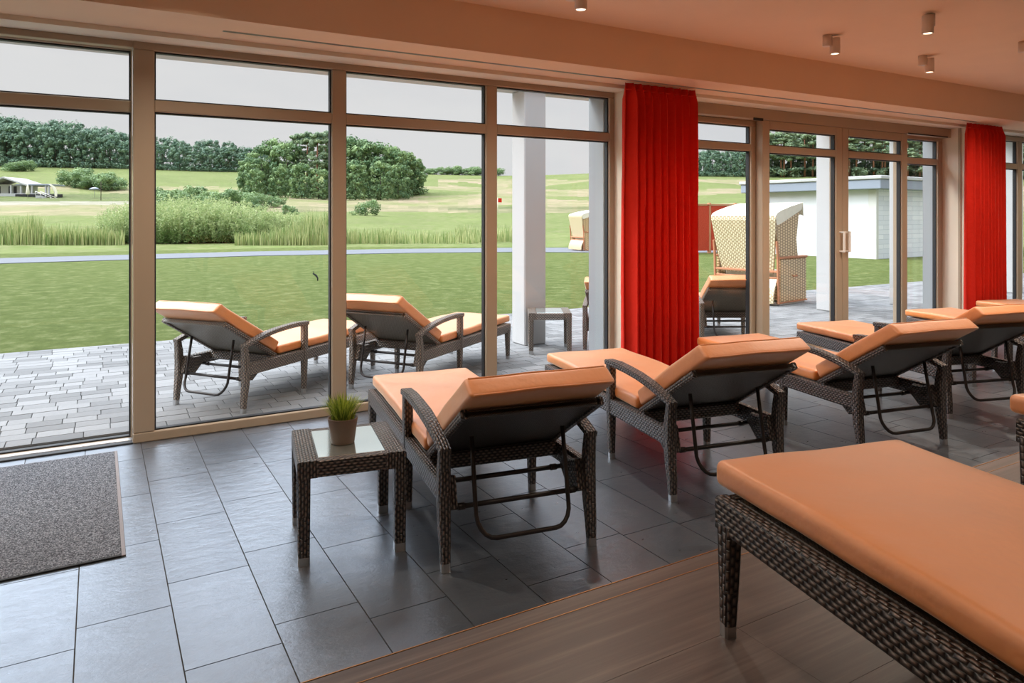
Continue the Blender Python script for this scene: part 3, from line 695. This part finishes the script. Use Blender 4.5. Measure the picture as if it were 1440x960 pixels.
# ---------------------------------------------------------------- ceiling lamps
def make_lamp():
    root = empty('ceiling_spotlight', (0, 0, CZ))
    m_ = MB(); m_.lathe([(0, -.088), (.034, -.088), (.036, -.086), (.036, -.001), (0, -.001)], n=28); m_.build('ceiling_mount', M['lamp_paint'], root)
    m_ = MB(); m_.lathe([(.030, -.140), (.031, -.150), (.037, -.150), (.038, -.148), (.038, -.024), (.036, -.022), (0, -.022)], cx=.052, cy=-.032, n=28, cap=False); hd = m_.build('lamp_tube', M['lamp_paint'], root)
    m_ = MB(); m_.lathe([(0, -.145), (.030, -.145), (.030, -.140), (0, -.140)], cx=.052, cy=-.032, n=24); m_.build('lens', M['bulb'], hd)
    return root
def lamp_light(loc, rz=0.):
    l = bpy.data.lights.new('lamp_light', 'SPOT'); l.energy = LAMP_FRONT if loc[1] > 2.5 else LAMP * .6; l.color = (1, .86, .70); l.spot_size = R(150); l.spot_blend = .8; l.shadow_soft_size = .03
    c_, s_ = math.cos(rz), math.sin(rz); o_ = bpy.data.objects.new('lamp_light', l); col.objects.link(o_); o_.location = (loc[0] + .052 * c_ + .032 * s_, loc[1] + .052 * s_ - .032 * c_, CZ - .155); return o_
LPS = [(2.57, 3.71, 'small cylindrical ceiling spotlight at the top edge of the picture, leftmost one'),
       (5.04, 3.70, 'small cylindrical ceiling spotlight in the row nearest the window, middle of those in view'),
       (5.15, 2.95, 'cylindrical ceiling spotlight nearest the camera, larger looking, above and right of the others'),
       (6.43, 3.745, 'small cylindrical ceiling spotlight farthest to the right along the window beam'),
       (6.62, 3.02, 'ceiling spotlight half cut by the right edge of the picture')]
lp = make_lamp()
for i, (x, y, lab) in enumerate(LPS):
    r_ = lp if i == 0 else copy_tree(lp); r_.location = (x, y, CZ); tag(r_, lab, 'ceiling light', 'ceiling spotlights'); 
    if i == 2: r_.rotation_euler.z = R(-129)
    lamp_light((x, y), r_.rotation_euler.z)
for x, y in ((.4, 3.9), (-1.4, 3.9), (.6, 1.2), (3., 1.2), (5.6, 1.2), (8.2, 1.2), (11, 1.2), (.6, -1.6), (4, -1.6), (8, -1.6), (8.6, 3.8), (11, 3.8), (13, 3.8)):  # extra spotlights out of view, added to brighten the room
    r_ = copy_tree(lp); r_.location = (x, y, CZ); tag(r_, 'added unseen ceiling spotlight, outside the picture, brightening the room', 'ceiling light', 'ceiling spotlights'); lamp_light((x, y))

# ---------------------------------------------------------------- hooded wicker beach chairs (open to local +X, back at x=0)
def make_beach_chair():
    root = empty('beach_chair', (0, 0, 0)); W = .59
    # side boxes with wood trim
    for s_ in (-1, 1):
        m_ = MB(); ya, yb_ = (s_ * W - .07, s_ * W) if s_ > 0 else (s_ * W, s_ * W + .07); m_.box(.06, .88, ya, yb_, .05, .74, .012); m_.build('side_box', M['wicker_side'], root)
        m_ = MB(); m_.box(.05, .90, ya - .012, yb_ + .012, .74, .775, .006); m_.box(.05, .90, ya - .006, yb_ + .006, .03, .055, .004); m_.build('armrest', M['beachwood'], root)
        m_ = MB(); yy = s_ * (W + .006); m_.tube([(.42, yy, .47), (.42, yy + s_ * .02, .45), (.54, yy + s_ * .02, .45), (.54, yy, .47)], .010, 8); m_.build('carry_handle', M['beachwood'], root)
    m_ = MB(); m_.box(.10, .86, -W + .07, W - .07, .06, .42, .015); m_.build('seat_box', M['wicker_side'], root)
    # curved lower back flap
    m_ = MB(); rg = []; us = []
    for k in range(9):
        a = k / 8; x = .02 - .13 * math.sin(a * math.pi * .55); z = .44 - .40 * a; rg.append([(x, -W + .03, z), (x, W - .03, z), (x + .03, W - .03, z), (x + .03, -W + .03, z)]); us.append(a * .42)
    m_.loft(rg, us); m_.build('back_flap', M['wicker'], root)
    m_ = MB(); m_.box(-.005, .04, -W - .01, W + .01, .52, .555, .006); m_.box(0, .035, -W, W, .425, .45, .006)
    for s_ in (-1, 1): m_.bar([(.02, s_ * (W - .01), .03), (.0, s_ * (W - .01), .75), (-.03, s_ * (W - .01), 1.02)], .03, .045)
    m_.build('wood_frame', M['beachwood'], root)
    # upper shell: woven back and top in one piece, leaning back slightly
    prof = [(.06, .50), (.0, .80), (-.05, 1.10), (-.095, 1.36), (-.085, 1.43), (-.04, 1.475), (.10, 1.52), (.35, 1.575), (.60, 1.62), (.74, 1.64)]
    m_ = MB(); rg = []; us = [0]; wv = [.46, .52, .56, W, W + .005, W + .005, W + .005, W, W, W - .005]
    for i, (x, z) in enumerate(prof):
        a = prof[max(0, i - 1)]; c = prof[min(len(prof) - 1, i + 1)]; tx, tz = c[0] - a[0], c[1] - a[1]; q_ = math.hypot(tx, tz); nx_, nz_ = tz / q_ * .03, -tx / q_ * .03; w_ = wv[i]
        rg.append([(x, -w_, z), (x, w_, z), (x + nx_, w_, z + nz_), (x + nx_, -w_, z + nz_)])
        if i: us.append(us[-1] + math.hypot(x - prof[i - 1][0], z - prof[i - 1][1]))
    # the woven back then the canvas hood
    m_.loft(rg[:5], us[:5]); m_.build('back_shell', M['wicker'], root)
    m_ = MB(); m_.loft(rg[4:], us[4:]); m_.box(-.09, .0, -W - .006, W + .006, 1.36, 1.40, .01)
    for s_ in (-1, 1):
        y = s_ * (W + .004); b0 = len(m_.v); P = [(-.09, 1.42), (.0, 1.48), (.35, 1.578), (.74, 1.645), (.72, 1.53), (.35, 1.40), (.06, 1.30), (-.04, 1.28)]
        m_.v += [(x, y, z) for x, z in P] + [(x, y - s_ * .012, z) for x, z in P]; n_ = len(P)
        m_.face([b0 + k for k in range(n_)] if s_ < 0 else [b0 + k for k in range(n_)][::-1]); m_.face([b0 + n_ + k for k in range(n_)][::-1] if s_ < 0 else [b0 + n_ + k for k in range(n_)])
        for k in range(n_): k2 = (k + 1) % n_; m_.face([b0 + k, b0 + k2, b0 + n_ + k2, b0 + n_ + k])
    m_.build('canvas_hood', M['canvas'], root)
    # side wings (tan wicker)
    for s_ in (-1, 1):
        y = s_ * (W - .012); m_ = MB(); P = [(.06, .78), (.62, .78), (.58, 1.05), (.68, 1.60), (.30, 1.54), (-.04, 1.42), (-.03, 1.10)]
        b0 = len(m_.v); m_.v += [(x, y, z) for x, z in P] + [(x, y - s_ * .03, z) for x, z in P]; n_ = len(P)
        f1 = [b0 + k for k in range(n_)]; f2 = [b0 + n_ + k for k in range(n_)]; uv = [(x, z) for x, z in P]
        m_.face(f1 if s_ < 0 else f1[::-1], uv if s_ < 0 else uv[::-1]); m_.face(f2[::-1] if s_ < 0 else f2, uv[::-1] if s_ < 0 else uv)
        for k in range(n_): k2 = (k + 1) % n_; m_.face([b0 + k, b0 + k2, b0 + n_ + k2, b0 + n_ + k])
        m_.build('side_wing', M['wicker_side'], root)
    m_ = MB(); n_ = 24; b0 = 0   # scalloped canvas valance at the front
    for k in range(n_ + 1):
        y = -W + 2 * W * k / n_; x = .75 + .012 * math.sin(k * 2.1); m_.v += [(x, y, 1.648), (x + .02, y, 1.43 + .02 * math.sin(k * 1.6))]
    for k in range(n_): m_.face([2 * k, 2 * k + 2, 2 * k + 3, 2 * k + 1])
    o_ = m_.build('valance', M['canvas'], root); md = o_.modifiers.new('t', 'SOLIDIFY'); md.thickness = .01
    m_ = MB(); m_.box(.08, .86, -W + .02, W - .02, .0, .05, .004); m_.build('skid_base', M['white_paint'], root)
    m_ = MB(); rounded(m_, .14, .80, -.47, .47, .42, .52, .03, 8, 8, 2); m_.build('seat_cushion', M['canvas'], root)
    return root
bc = make_beach_chair(); bc.location = (9.22, 8.30, -.006); bc.rotation_euler.z = R(10); tag(bc, 'large pale wicker hooded beach chair seen from behind through the sliding doors', 'beach chair', 'hooded wicker beach chairs')
b2 = copy_tree(bc); b2.location = (16.95, 24.05, .013); b2.rotation_euler.z = R(-8); tag(b2, 'small distant wicker hooded beach chair standing on the grey path', 'beach chair')

# ---------------------------------------------------------------- shed, fence
C0 = Vector((22.25, 14.5)); Adir = (Vector((22.70, 17.9)) - C0).normalized(); Bdir = (Vector((30.0, 14.95)) - C0).normalized()
sh = empty('garden_building', (C0.x, C0.y, 0), math.atan2(Bdir.y, Bdir.x)); tag(sh, 'low white flat-roofed outbuilding with grey roof edge on the lawn', 'building')
LA_, LB_ = 4.9, 9.0; skew = -.05
m_ = MB(); m_.box(0, .3, .25, LA_, -.02, 2.30); m_.box(LB_ - .3, LB_, .25, LA_, -.02, 2.30); m_.box(0, LB_, LA_ - .3, LA_, -.02, 2.30); m_.build('plastered_wall', M['white_wall'], sh)
m_ = MB(); m_.box(.12, LB_, 0, .25, -.02, 2.30); m_.build('stone_wall', M['clad'], sh)
m_ = MB(); m_.box(-.02, .12, -.02, .26, -.02, 2.30, .01); m_.build('corner_post', M['frame_white'], sh)
m_ = MB(); m_.box(-.35, LB_ + .3, -.35, LA_ + .3, 2.30, 2.62, .02); m_.build('roof_fascia', M['roof_grey'], sh)
m_ = MB(); m_.box(-.40, LB_ + .35, -.40, LA_ + .35, 2.62, 2.74, .02); m_.build('roof_coping', M['white'], sh)
fr_ = empty('brushwood_fence', (18.9, 20.05, 0), R(-2)); tag(fr_, 'red brushwood screen fence in wooden posts behind the beach chair', 'fence')
for k in range(3):
    x = k * 1.36; m_ = MB(); m_.box(x + .05, x + 1.31, -.05, .05, .10, 1.82, .01); m_.build('brush_panel', M['brush'], fr_)
for k in range(4):
    x = k * 1.36; m_ = MB(); m_.box(x - .05, x + .05, -.06, .06, -.02, 1.92, .01); m_.build('post', M['beachwood'], fr_)
m_ = MB(); m_.box(-.05, 4.13, -.075, .075, 1.83, 1.875, .005); m_.build('top_rail', M['beachwood'], fr_)

# ---------------------------------------------------------------- vegetation
def leaf_quad(m_, p, nrm, s_, t, el=1.3):
    a = nrm.cross(Vector((random.uniform(-1, 1), random.uniform(-1, 1), random.uniform(-1, 1))));
    if a.length < 1e-4: a = Vector((1, 0, 0))
    a = a.normalized() * s_ * el; b = nrm.cross(a).normalized() * s_; b0 = len(m_.v)
    m_.v += [p - a, p - b * .7, p + a, p + b * .7]; m_.face([b0, b0 + 1, b0 + 2, b0 + 3], tint=(t, t, t))
def puffs_tree(name, h, blobs, leaf, leafs, nper, bark, trunk_r, trunk_top, trunks=None, skirt=0):
    root = empty(name, (0, 0, 0)); m_ = MB()
    if trunks is None: m_.tube([(0, 0, -.5), (.1, 0, trunk_top * .5), (.0, .1, trunk_top)], [trunk_r, trunk_r * .8, trunk_r * .5], 8)
    for tpath, rr in (trunks or []): m_.tube(tpath, rr, 7)
    m_.build('trunk', bark, root); m_ = MB()
    for (x, y, z, rx, rz_) in blobs:
        c = Vector((x, y, z)); ph = random.random() * 50
        for i in range(nper):
            d = Vector((random.gauss(0, 1), random.gauss(0, 1), random.gauss(0, 1))).normalized(); f_ = .82 + .3 * noise.noise(d * 2.2 + Vector((ph, 0, 0))); rr = random.uniform(.72, 1.04) * f_ if i % 3 else random.uniform(.4, .8)
            p = c + Vector((d.x * rx, d.y * rx, d.z * rz_)) * rr; nn = (d + Vector((random.uniform(-.5, .5), random.uniform(-.5, .5), random.uniform(-.2, .6)))).normalized()
            leaf_quad(m_, p, nn, leafs * random.uniform(.7, 1.3), max(0, min(1, .5 + .9 * noise.noise(c * .7 + Vector((ph, ph, 0))) + random.uniform(-.25, .25))))
    m_.build('crown', leaf, root); return root
def blobs_round(h, w, n_, base=.2):
    out = [(0, 0, h * (.5 + base / 2), w * .42, h * .36)]
    for i in range(n_):
        z = h * random.uniform(base, .88); q_ = (z / h - base) / (1 - base); rad = w * .5 * math.sin(math.pi * min(.95, max(.12, q_ * .85 + .12))) ** .6; a = random.uniform(0, 6.28)
        out.append((math.cos(a) * rad * .72, math.sin(a) * rad * .72, z, w * random.uniform(.08, .15), h * random.uniform(.05, .10)))
    out.append((0, 0, h * .9, w * .2, h * .1)); return out
protos = {'forest': [puffs_tree('forest_tree', 20, blobs_round(20, 13, 70, .06) + [(math.cos(a_) * 4.5, math.sin(a_) * 4.5, 1.6, 3.2, 2.2) for a_ in (0, 1.05, 2.1, 3.14, 4.2, 5.2)], M['leaf_dark'], .36, 62, M['bark_dark'], .3, 12) for _ in range(3)],
          'broad': [puffs_tree('broadleaf_tree', 12, blobs_round(12, 9, 64, .06) + [(math.cos(a_) * 3, math.sin(a_) * 3, 1.2, 2.2, 1.5) for a_ in (0, 1.25, 2.5, 3.75, 5)], M['leaf_mid'], .24, 66, M['bark_dark'], .2, 7) for _ in range(2)]}
def pine(h):
    bl = []
    for i in range(30): z = h * random.uniform(.36, .97); rad = 2.6 * (1.1 - z / h) + .6; a = random.uniform(0, 6.28); bl.append((math.cos(a) * rad, math.sin(a) * rad, z, random.uniform(.8, 1.5), random.uniform(.4, .8)))
    bl.append((0, 0, h * .95, .9, 1.0)); bl.append((0, 0, h * .88, 1.5, 1.0))
    for i in range(4): a = random.uniform(0, 6.28); bl.append((math.cos(a) * 2.4, math.sin(a) * 2.4, h * random.uniform(.04, .2), random.uniform(1.2, 2.), random.uniform(.8, 1.5)))
    return puffs_tree('pine_tree', h, bl, M['leaf_pine'], .25, 90, M['bark'], .26, h * .88)
protos['pine'] = [pine(16), pine(16)]
def shrubp(name, h, w_, mat_, ls, n_, np_):
    return puffs_tree(name, h, [(random.uniform(-w_, w_) * .38, random.uniform(-w_, w_) * .38, h * random.uniform(.12, .72), w_ * random.uniform(.16, .3), h * random.uniform(.16, .28)) for _ in range(n_)], mat_, ls, np_, M['bark_dark'], .05, h * .6)
protos['bush'] = [shrubp('round_bush', 3, 4, M['leaf_mid'], .10, 20, 120)]
def willow(h, w_):
    root = empty('willow_shrub', (0, 0, 0)); m_ = MB()
    for i in range(10): a = random.uniform(0, 6.28); m_.tube([(.2 * math.cos(a), .2 * math.sin(a), -.1), (w_ * .25 * math.cos(a), w_ * .25 * math.sin(a), h * .7)], [.02, .008], 5)
    m_.build('stems', M['bark_dark'], root); m_ = MB()
    for s_ in range(230):
        a = random.uniform(0, 6.28); r0 = w_ * .34 * math.sqrt(random.random()); bx, by = r0 * math.cos(a), r0 * math.sin(a) ; hh = h * random.uniform(.45, 1.) * (1 - .3 * (r0 / (w_ * .34)) ** 2); lx, ly = math.cos(a) * w_ * .14 + random.uniform(-.3, .3), math.sin(a) * w_ * .14 + random.uniform(-.3, .3); tt = random.random()
        for k in range(46):
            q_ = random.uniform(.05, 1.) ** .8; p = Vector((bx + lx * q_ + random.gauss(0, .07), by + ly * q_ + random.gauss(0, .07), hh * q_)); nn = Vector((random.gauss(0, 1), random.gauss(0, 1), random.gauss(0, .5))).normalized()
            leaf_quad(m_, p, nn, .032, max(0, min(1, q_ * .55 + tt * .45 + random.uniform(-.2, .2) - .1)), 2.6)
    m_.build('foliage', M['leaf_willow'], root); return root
protos['willow'] = [willow(2.8, 3.2), willow(2.5, 3.4)]
used = set()
def plant(kind, px, D, h, h0, lab, cat, grp, sink=.05, wide=1.):
    pr_ = random.choice(protos[kind]); k = pr_.name
    r_ = pr_ if k not in used else copy_tree(pr_); used.add(k); x, y, z = bary(px, D); s_ = h / h0
    r_.location = (x, y, z - sink * s_); r_.scale = (s_ * wide, s_ * wide, s_); r_.rotation_euler.z = random.uniform(0, 6.28); tag(r_, lab, cat, grp); return r_
# left forest along the ridge: top line in picture rows
TOP = [(-120, 155), (0, 163), (60, 172), (100, 172), (160, 184), (187, 190), (235, 196), (300, 197), (340, 207), (380, 215)]
def ptop(px, T):
    for (a, ya), (b, yb_) in zip(T, T[1:]):
        if px <= b: return ya + (yb_ - ya) * (px - a) / (b - a)
    return T[-1][1]
px = -110
while px < 375:
    for row, D in enumerate((286, 300)):
        p = px + random.uniform(-6, 6) + row * 10; yt = ptop(p, TOP) + random.uniform(-3, 4) + (row == 0) * 8; zt = H + (HY - yt) * D / F; hh = max(6, zt - gz(D, p) + .8)
        plant('forest', p, D, hh, 19.5, 'dark green leafy tree in the forest edge along the left ridge', 'tree', 'forest trees along the left ridge', wide=max(1, 13 / hh))
    px += 19
# mixed clump in the middle
for p, D, yt, kd in [(352, 160, 222, 'broad'), (368, 168, 204, 'broad'), (388, 172, 196, 'broad'), (404, 166, 200, 'broad'), (417, 172, 190, 'pine'), (432, 170, 187, 'pine'), (446, 166, 188, 'pine'), (458, 172, 186, 'pine'), (470, 175, 192, 'pine'),
                     (482, 172, 193, 'broad'), (496, 168, 191, 'broad'), (512, 172, 198, 'broad'), (528, 168, 199, 'broad'), (543, 172, 203, 'broad'), (556, 168, 212, 'broad'), (568, 174, 214, 'broad'), (580, 176, 222, 'broad'), (587, 180, 232, 'broad'),
                     (392, 150, 236, 'broad'), (424, 148, 232, 'broad'), (448, 148, 238, 'broad'), (470, 150, 240, 'broad'), (360, 150, 240, 'broad'), (500, 152, 228, 'broad'), (535, 154, 228, 'broad'), (560, 160, 232, 'broad')]:
    hh = H + (HY - yt) * D / F - gz(D, p) + .5
    if kd == 'pine': plant('pine', p, D, hh, 16, 'tall pine with reddish trunk in the tree clump on the golf course', 'tree', 'pines in the middle tree clump')
    else: plant('broad', p, D, hh, 11.8, 'mid green leafy tree in the clump on the golf course', 'tree', 'leafy trees in the middle clump')
for p in range(590, 705, 9): plant('bush', p + random.uniform(-3, 3), 288, random.uniform(2.4, 4.2), 2.9, 'tiny distant tree on the skyline right of the clump', 'tree', 'distant skyline trees', wide=1.3)
for p in range(846, 1500, 13):      # right woods
    if p < 970: continue
    for D in (280, 292):
        yt = 213 if p < 1062 else (184 if p < 1160 else 186); yt += random.uniform(-5, 6); hh = H + (HY - yt) * D / F - gz(D, p) + .6
        if p < 1062: plant('forest', p, D, hh, 19.5, 'blue-green tree in the distant wood behind the red fence', 'tree', 'trees behind the red fence', wide=max(1, 10 / hh))
        else: plant('pine', p + random.uniform(-7, 7), D, hh, 16, 'tall pine rising behind the white outbuilding', 'tree', 'pines behind the outbuilding', wide=1.35)
    if p >= 1055: plant('forest', p + 6, 287, random.uniform(10.5, 13.5), 19.5, 'lower leafy tree filling in between the pines behind the outbuilding', 'tree', 'leafy trees behind the outbuilding', wide=1.1)
for p, D, h_ in [(103, 195, 5.5), (112, 200, 5.5), (122, 192, 5), (132, 190, 4.8), (142, 192, 5.2), (152, 188, 4.5), (162, 190, 4.2), (14, 262, 3.5), (24, 260, 4.5), (34, 262, 4.5)]:
    plant('bush', p, D, h_, 2.9, 'round dark bush on the green slope above the clubhouse', 'bush', 'bushes on the left slope', wide=1.1)
for p in range(222, 350, 13): plant('bush', p, random.uniform(98, 112), random.uniform(2.6, 4.4) * (1 if p < 300 else .9), 2.9, 'dark green bush in the hedge row behind the willow shrubs', 'bush', 'bushes behind the willow shrubs', wide=1.0)
for p, D, h_ in [(352, 112, 3), (372, 116, 2.6), (390, 118, 2), (408, 96, 1.5)]: plant('bush', p, D, h_, 2.9, 'low bush at the foot of the tree clump', 'bush', 'low bushes under the clump')
plant('bush', 515, 88, 2.2, 2.9, 'single round grey-green bush on the fairway', 'bush', None)
WL = [(172, 38, 2.1), (186, 37, 2.2), (205, 38, 2.5), (226, 37, 2.7), (246, 38.5, 2.75), (266, 37, 2.6), (286, 38, 2.5), (308, 37.5, 2.45), (330, 38, 2.4), (352, 37.5, 2.3), (374, 38, 2.1), (396, 38, 1.9), (416, 38, 1.75), (236, 41, 3.0), (276, 41, 2.9), (320, 41, 2.6)]
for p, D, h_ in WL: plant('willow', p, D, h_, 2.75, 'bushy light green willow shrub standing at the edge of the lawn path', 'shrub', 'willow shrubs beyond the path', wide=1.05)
# reeds
def reeds(name, spans, n_, lab):
    m_ = MB()
    for i in range(n_):
        p0, p1, D0, D1, h_ = random.choice(spans); p = random.uniform(p0, p1); D = random.uniform(D0, D1); x, y = wpt(p, D); z = gz(D, p) - .03; hh = h_ * random.uniform(.4, 1.15) * (1 + .35 * noise.noise(Vector((x * .9, y * .9, 2)))); a = random.uniform(0, 6.28); ln = random.uniform(0, .22) * hh; wd = random.uniform(.012, .026); b0 = len(m_.v); sx, sy = math.cos(a + 1.57) * wd, math.sin(a + 1.57) * wd; t = (random.random(),) * 3
        m_.v += [(x - sx, y - sy, z), (x + sx, y + sy, z), (x + sx * .8 + math.cos(a) * ln * .3, y + sy * .8 + math.sin(a) * ln * .3, z + hh * .6), (x - sx * .8 + math.cos(a) * ln * .3, y - sy * .8 + math.sin(a) * ln * .3, z + hh * .6), (x + math.cos(a) * ln, y + math.sin(a) * ln, z + hh)]
        m_.face([b0, b0 + 1, b0 + 2, b0 + 3], tint=t); m_.face([b0 + 3, b0 + 2, b0 + 4], tint=t)
    o_ = m_.build(name, M['reed']); tag(o_, lab, 'reeds', kind='stuff')
reeds('reeds', [(-200, 175, 34.5, 38, 1.0), (60, 175, 34.5, 36, .8), (-60, 60, 35, 38, 1.25)], 7000, 'tall pale reeds and rushes along the pond edge at the left')
reeds('reeds', [(330, 430, 34.3, 35.2, .7), (380, 475, 34.5, 37, 1.0), (400, 475, 35, 38, 1.25), (430, 475, 36, 38, 1.5), (470, 560, 36, 39, .75), (540, 700, 36, 40, .65), (640, 740, 38, 42, .8)], 7000, 'low reeds growing in the ditch right of the willow shrubs')

# ---------------------------------------------------------------- clubhouse and small far things
def farspot(px, D): x, y, z = bary(px, D); return (x, y, z)
Dh = 150; x, y, z = farspot(30, Dh); ch = empty('clubhouse', (x, y, z - .3), math.atan2(RGT[1], RGT[0]) + R(4)); tag(ch, 'small white clubhouse with gabled porch and flat canopy at the far left', 'building')
pm = Dh / F   # metres per pixel there
m_ = MB(); m_.box(-7.2, -1.2, 3.2, 8, 0, 3.0, .02); m_.box(-1.5, -.9, 2, 7, 0, 2.9, .02); m_.build('wall', M['frame_white'], ch)
for x_ in (-6.2, -3.9, -2.9): m_ = MB(); m_.box(x_ - .55, x_ + .1, 3.14, 3.2, .9, 2.6); m_.build('window', M['gasket'], ch)
m_ = MB(); b0 = 0; P = [(-8.5, 2.65), (-3.9, 4.2), (1.0, 2.55), (1.0, 2.85), (-3.9, 4.5), (-8.5, 2.95)]
m_.v += [(a, .3, c) for a, c in P] + [(a, 8.2, c) for a, c in P]; m_.face([0, 1, 2, 3, 4, 5]); m_.face([11, 10, 9, 8, 7, 6])
for k in range(6): m_.face([k, (k + 1) % 6, 6 + (k + 1) % 6, 6 + k])
m_.build('gable_roof', M['white'], ch)
m_ = MB(); m_.box(-1.5, 5.6, .6, 6, 2.72, 3.0, .02); m_.build('canopy_roof', M['roof_grey'], ch)
for x_ in (-5.2, -2.6, -.6, 1.6, 4.4, 5.0): m_ = MB(); m_.box(x_ - .17, x_ + .17, .8, 1.14, 0, 2.74, .02); m_.build('column', M['white'], ch)
m_ = MB(); m_.box(-8, 5.6, .3, .42, .2, 1.0, .02); m_.build('balustrade', M['white'], ch)
m_ = MB(); m_.box(-1.2, 8.2, -.1, .25, .15, .85, .05); m_.build('planter_hedge', M['black'], ch)
x, y, z = farspot(67, Dh - 2); st = empty('garden_steps', (x, y, z - .2), math.atan2(RGT[1], RGT[0])); tag(st, 'pale outdoor steps with handrail leading down from the clubhouse', 'steps')
m_ = MB()
for k in range(9): m_.box(-2.0 + k * .45, -1.5 + k * .45, -.8, .8, -.9, .75 - k * .19, .01)
m_.build('step_flight', M['white'], st)
for s_ in (-.8, .8): m_ = MB(); m_.tube([(-2, s_, 1.6), (2.2, s_, -.1)], .05, 6); [m_.tube([(-2 + k * 1.05, s_, .7 - k * .43), (-2 + k * 1.05, s_, 1.6 - k * .425)], .04, 6) for k in range(5)]; m_.build('handrail', M['white_paint'], st)
x, y, z = farspot(77, Dh - 1); fl = empty('feather_flag', (x, y, z - .2), math.atan2(RGT[1], RGT[0])); tag(fl, 'white curved advertising flag beside the clubhouse steps', 'flag')
m_ = MB(); m_.tube([(0, 0, 0), (-.1, 0, 1.5), (-.6, 0, 2.6), (-1.2, 0, 3.05)], .03, 6); m_.build('pole', M['alu'], fl)
m_ = MB(); S = [(.0, .5), (-.05, 1.5), (-.5, 2.5), (-1.2, 3.05)]; Q = [(.45, .5), (.5, 1.5), (.1, 2.5), (-.8, 3.1)]
for a, c in zip(S, Q): m_.v += [(a[0], 0, a[1]), (c[0], .05, c[1])]
for k in range(3): m_.face([2 * k, 2 * k + 1, 2 * k + 3, 2 * k + 2])
o = m_.build('flag_cloth', M['canvas'], fl); md = o.modifiers.new('t', 'SOLIDIFY'); md.thickness = .02
x, y, z = farspot(39, Dh - 3); pa = empty('closed_parasol', (x, y, z - .2)); tag(pa, 'folded white parasol in front of the clubhouse canopy', 'parasol')
m_ = MB(); m_.tube([(0, 0, 0), (0, 0, 3.0)], .05, 6); m_.build('pole', M['alu'], pa); m_ = MB(); m_.lathe([(0, 2.95), (.12, 2.8), (.26, 1.9), (.38, 1.0), (.30, .9), (0, 1.2)][::-1], n=10); m_.build('folded_canopy', M['canvas'], pa)
x, y, z = farspot(133, 150); um = empty('open_parasol', (x, y, z - .2)); tag(um, 'small open pale parasol on the slope right of the clubhouse', 'parasol')
m_ = MB(); m_.tube([(0, 0, 0), (0, 0, 2.4)], .05, 6); m_.build('pole', M['alu'], um); m_ = MB(); m_.lathe([(1.1, 2.0), (.6, 2.35), (0, 2.5), (0, 2.46), (.6, 2.3), (1.1, 1.94)], n=10); m_.build('canopy', M['roof_grey'], um)
x, y, z = farspot(142, 138); o_ = MB(); o_.tube([(x, y, z - .3), (x, y, z + 3.6)], .07, 6); o_.tube([(x - .5, y, z + 2.2), (x + .5, y, z + 2.2)], .04, 6); tag(o_.build('marker_post', M['bark_dark']), 'thin dark post standing on the bank right of the clubhouse', 'post')
x, y, z = farspot(99.5, 215); o_ = MB(); o_.lathe([(0, -.2), (.45, -.2), (.5, .4), (.3, 1.3), (0, 1.4)], x, y, 10); 
for i in range(len(o_.v)): o_.v[i] = (o_.v[i][0], o_.v[i][1], o_.v[i][2] + z)
tag(o_.build('white_marker', M['white']), 'tiny white tee marker on the crest of the green slope', 'marker')
x, y, z = farspot(700, 95); g = empty('golf_flag', (x, y, z)); tag(g, 'small red golf flag on the fairway beside the window mullion', 'flag')
m_ = MB(); m_.tube([(0, 0, 0), (0, 0, 2.3)], .025, 6); m_.build('pole', M['white_paint'], g); m_ = MB(); m_.box(.02, .6, -.01, .01, 1.7, 2.25); m_.build('flag_cloth', M['curtain'], g)
# thin bent stake in the lawn
x, y = 4.62 * 1.9, 14.7; t = (443 - 720) / F; D = H * F / (394 - HY); x, y = D * (DIR[0] + RGT[0] * t), D * (DIR[1] + RGT[1] * t)
m_ = MB(); m_.tube([(x + .05, y - .03, -.02), (x + .05, y - .03, .05), (x + .02, y, .11), (x - .04, y + .02, .15), (x - .02, y + .02, .18), (x - .04, y + .03, .20)], [.012, .016, .024, .016, .008, .006], 8)
tag(m_.build('garden_stake', M['black']), 'small dark bent stake sticking out of the lawn behind the left window', 'stake')
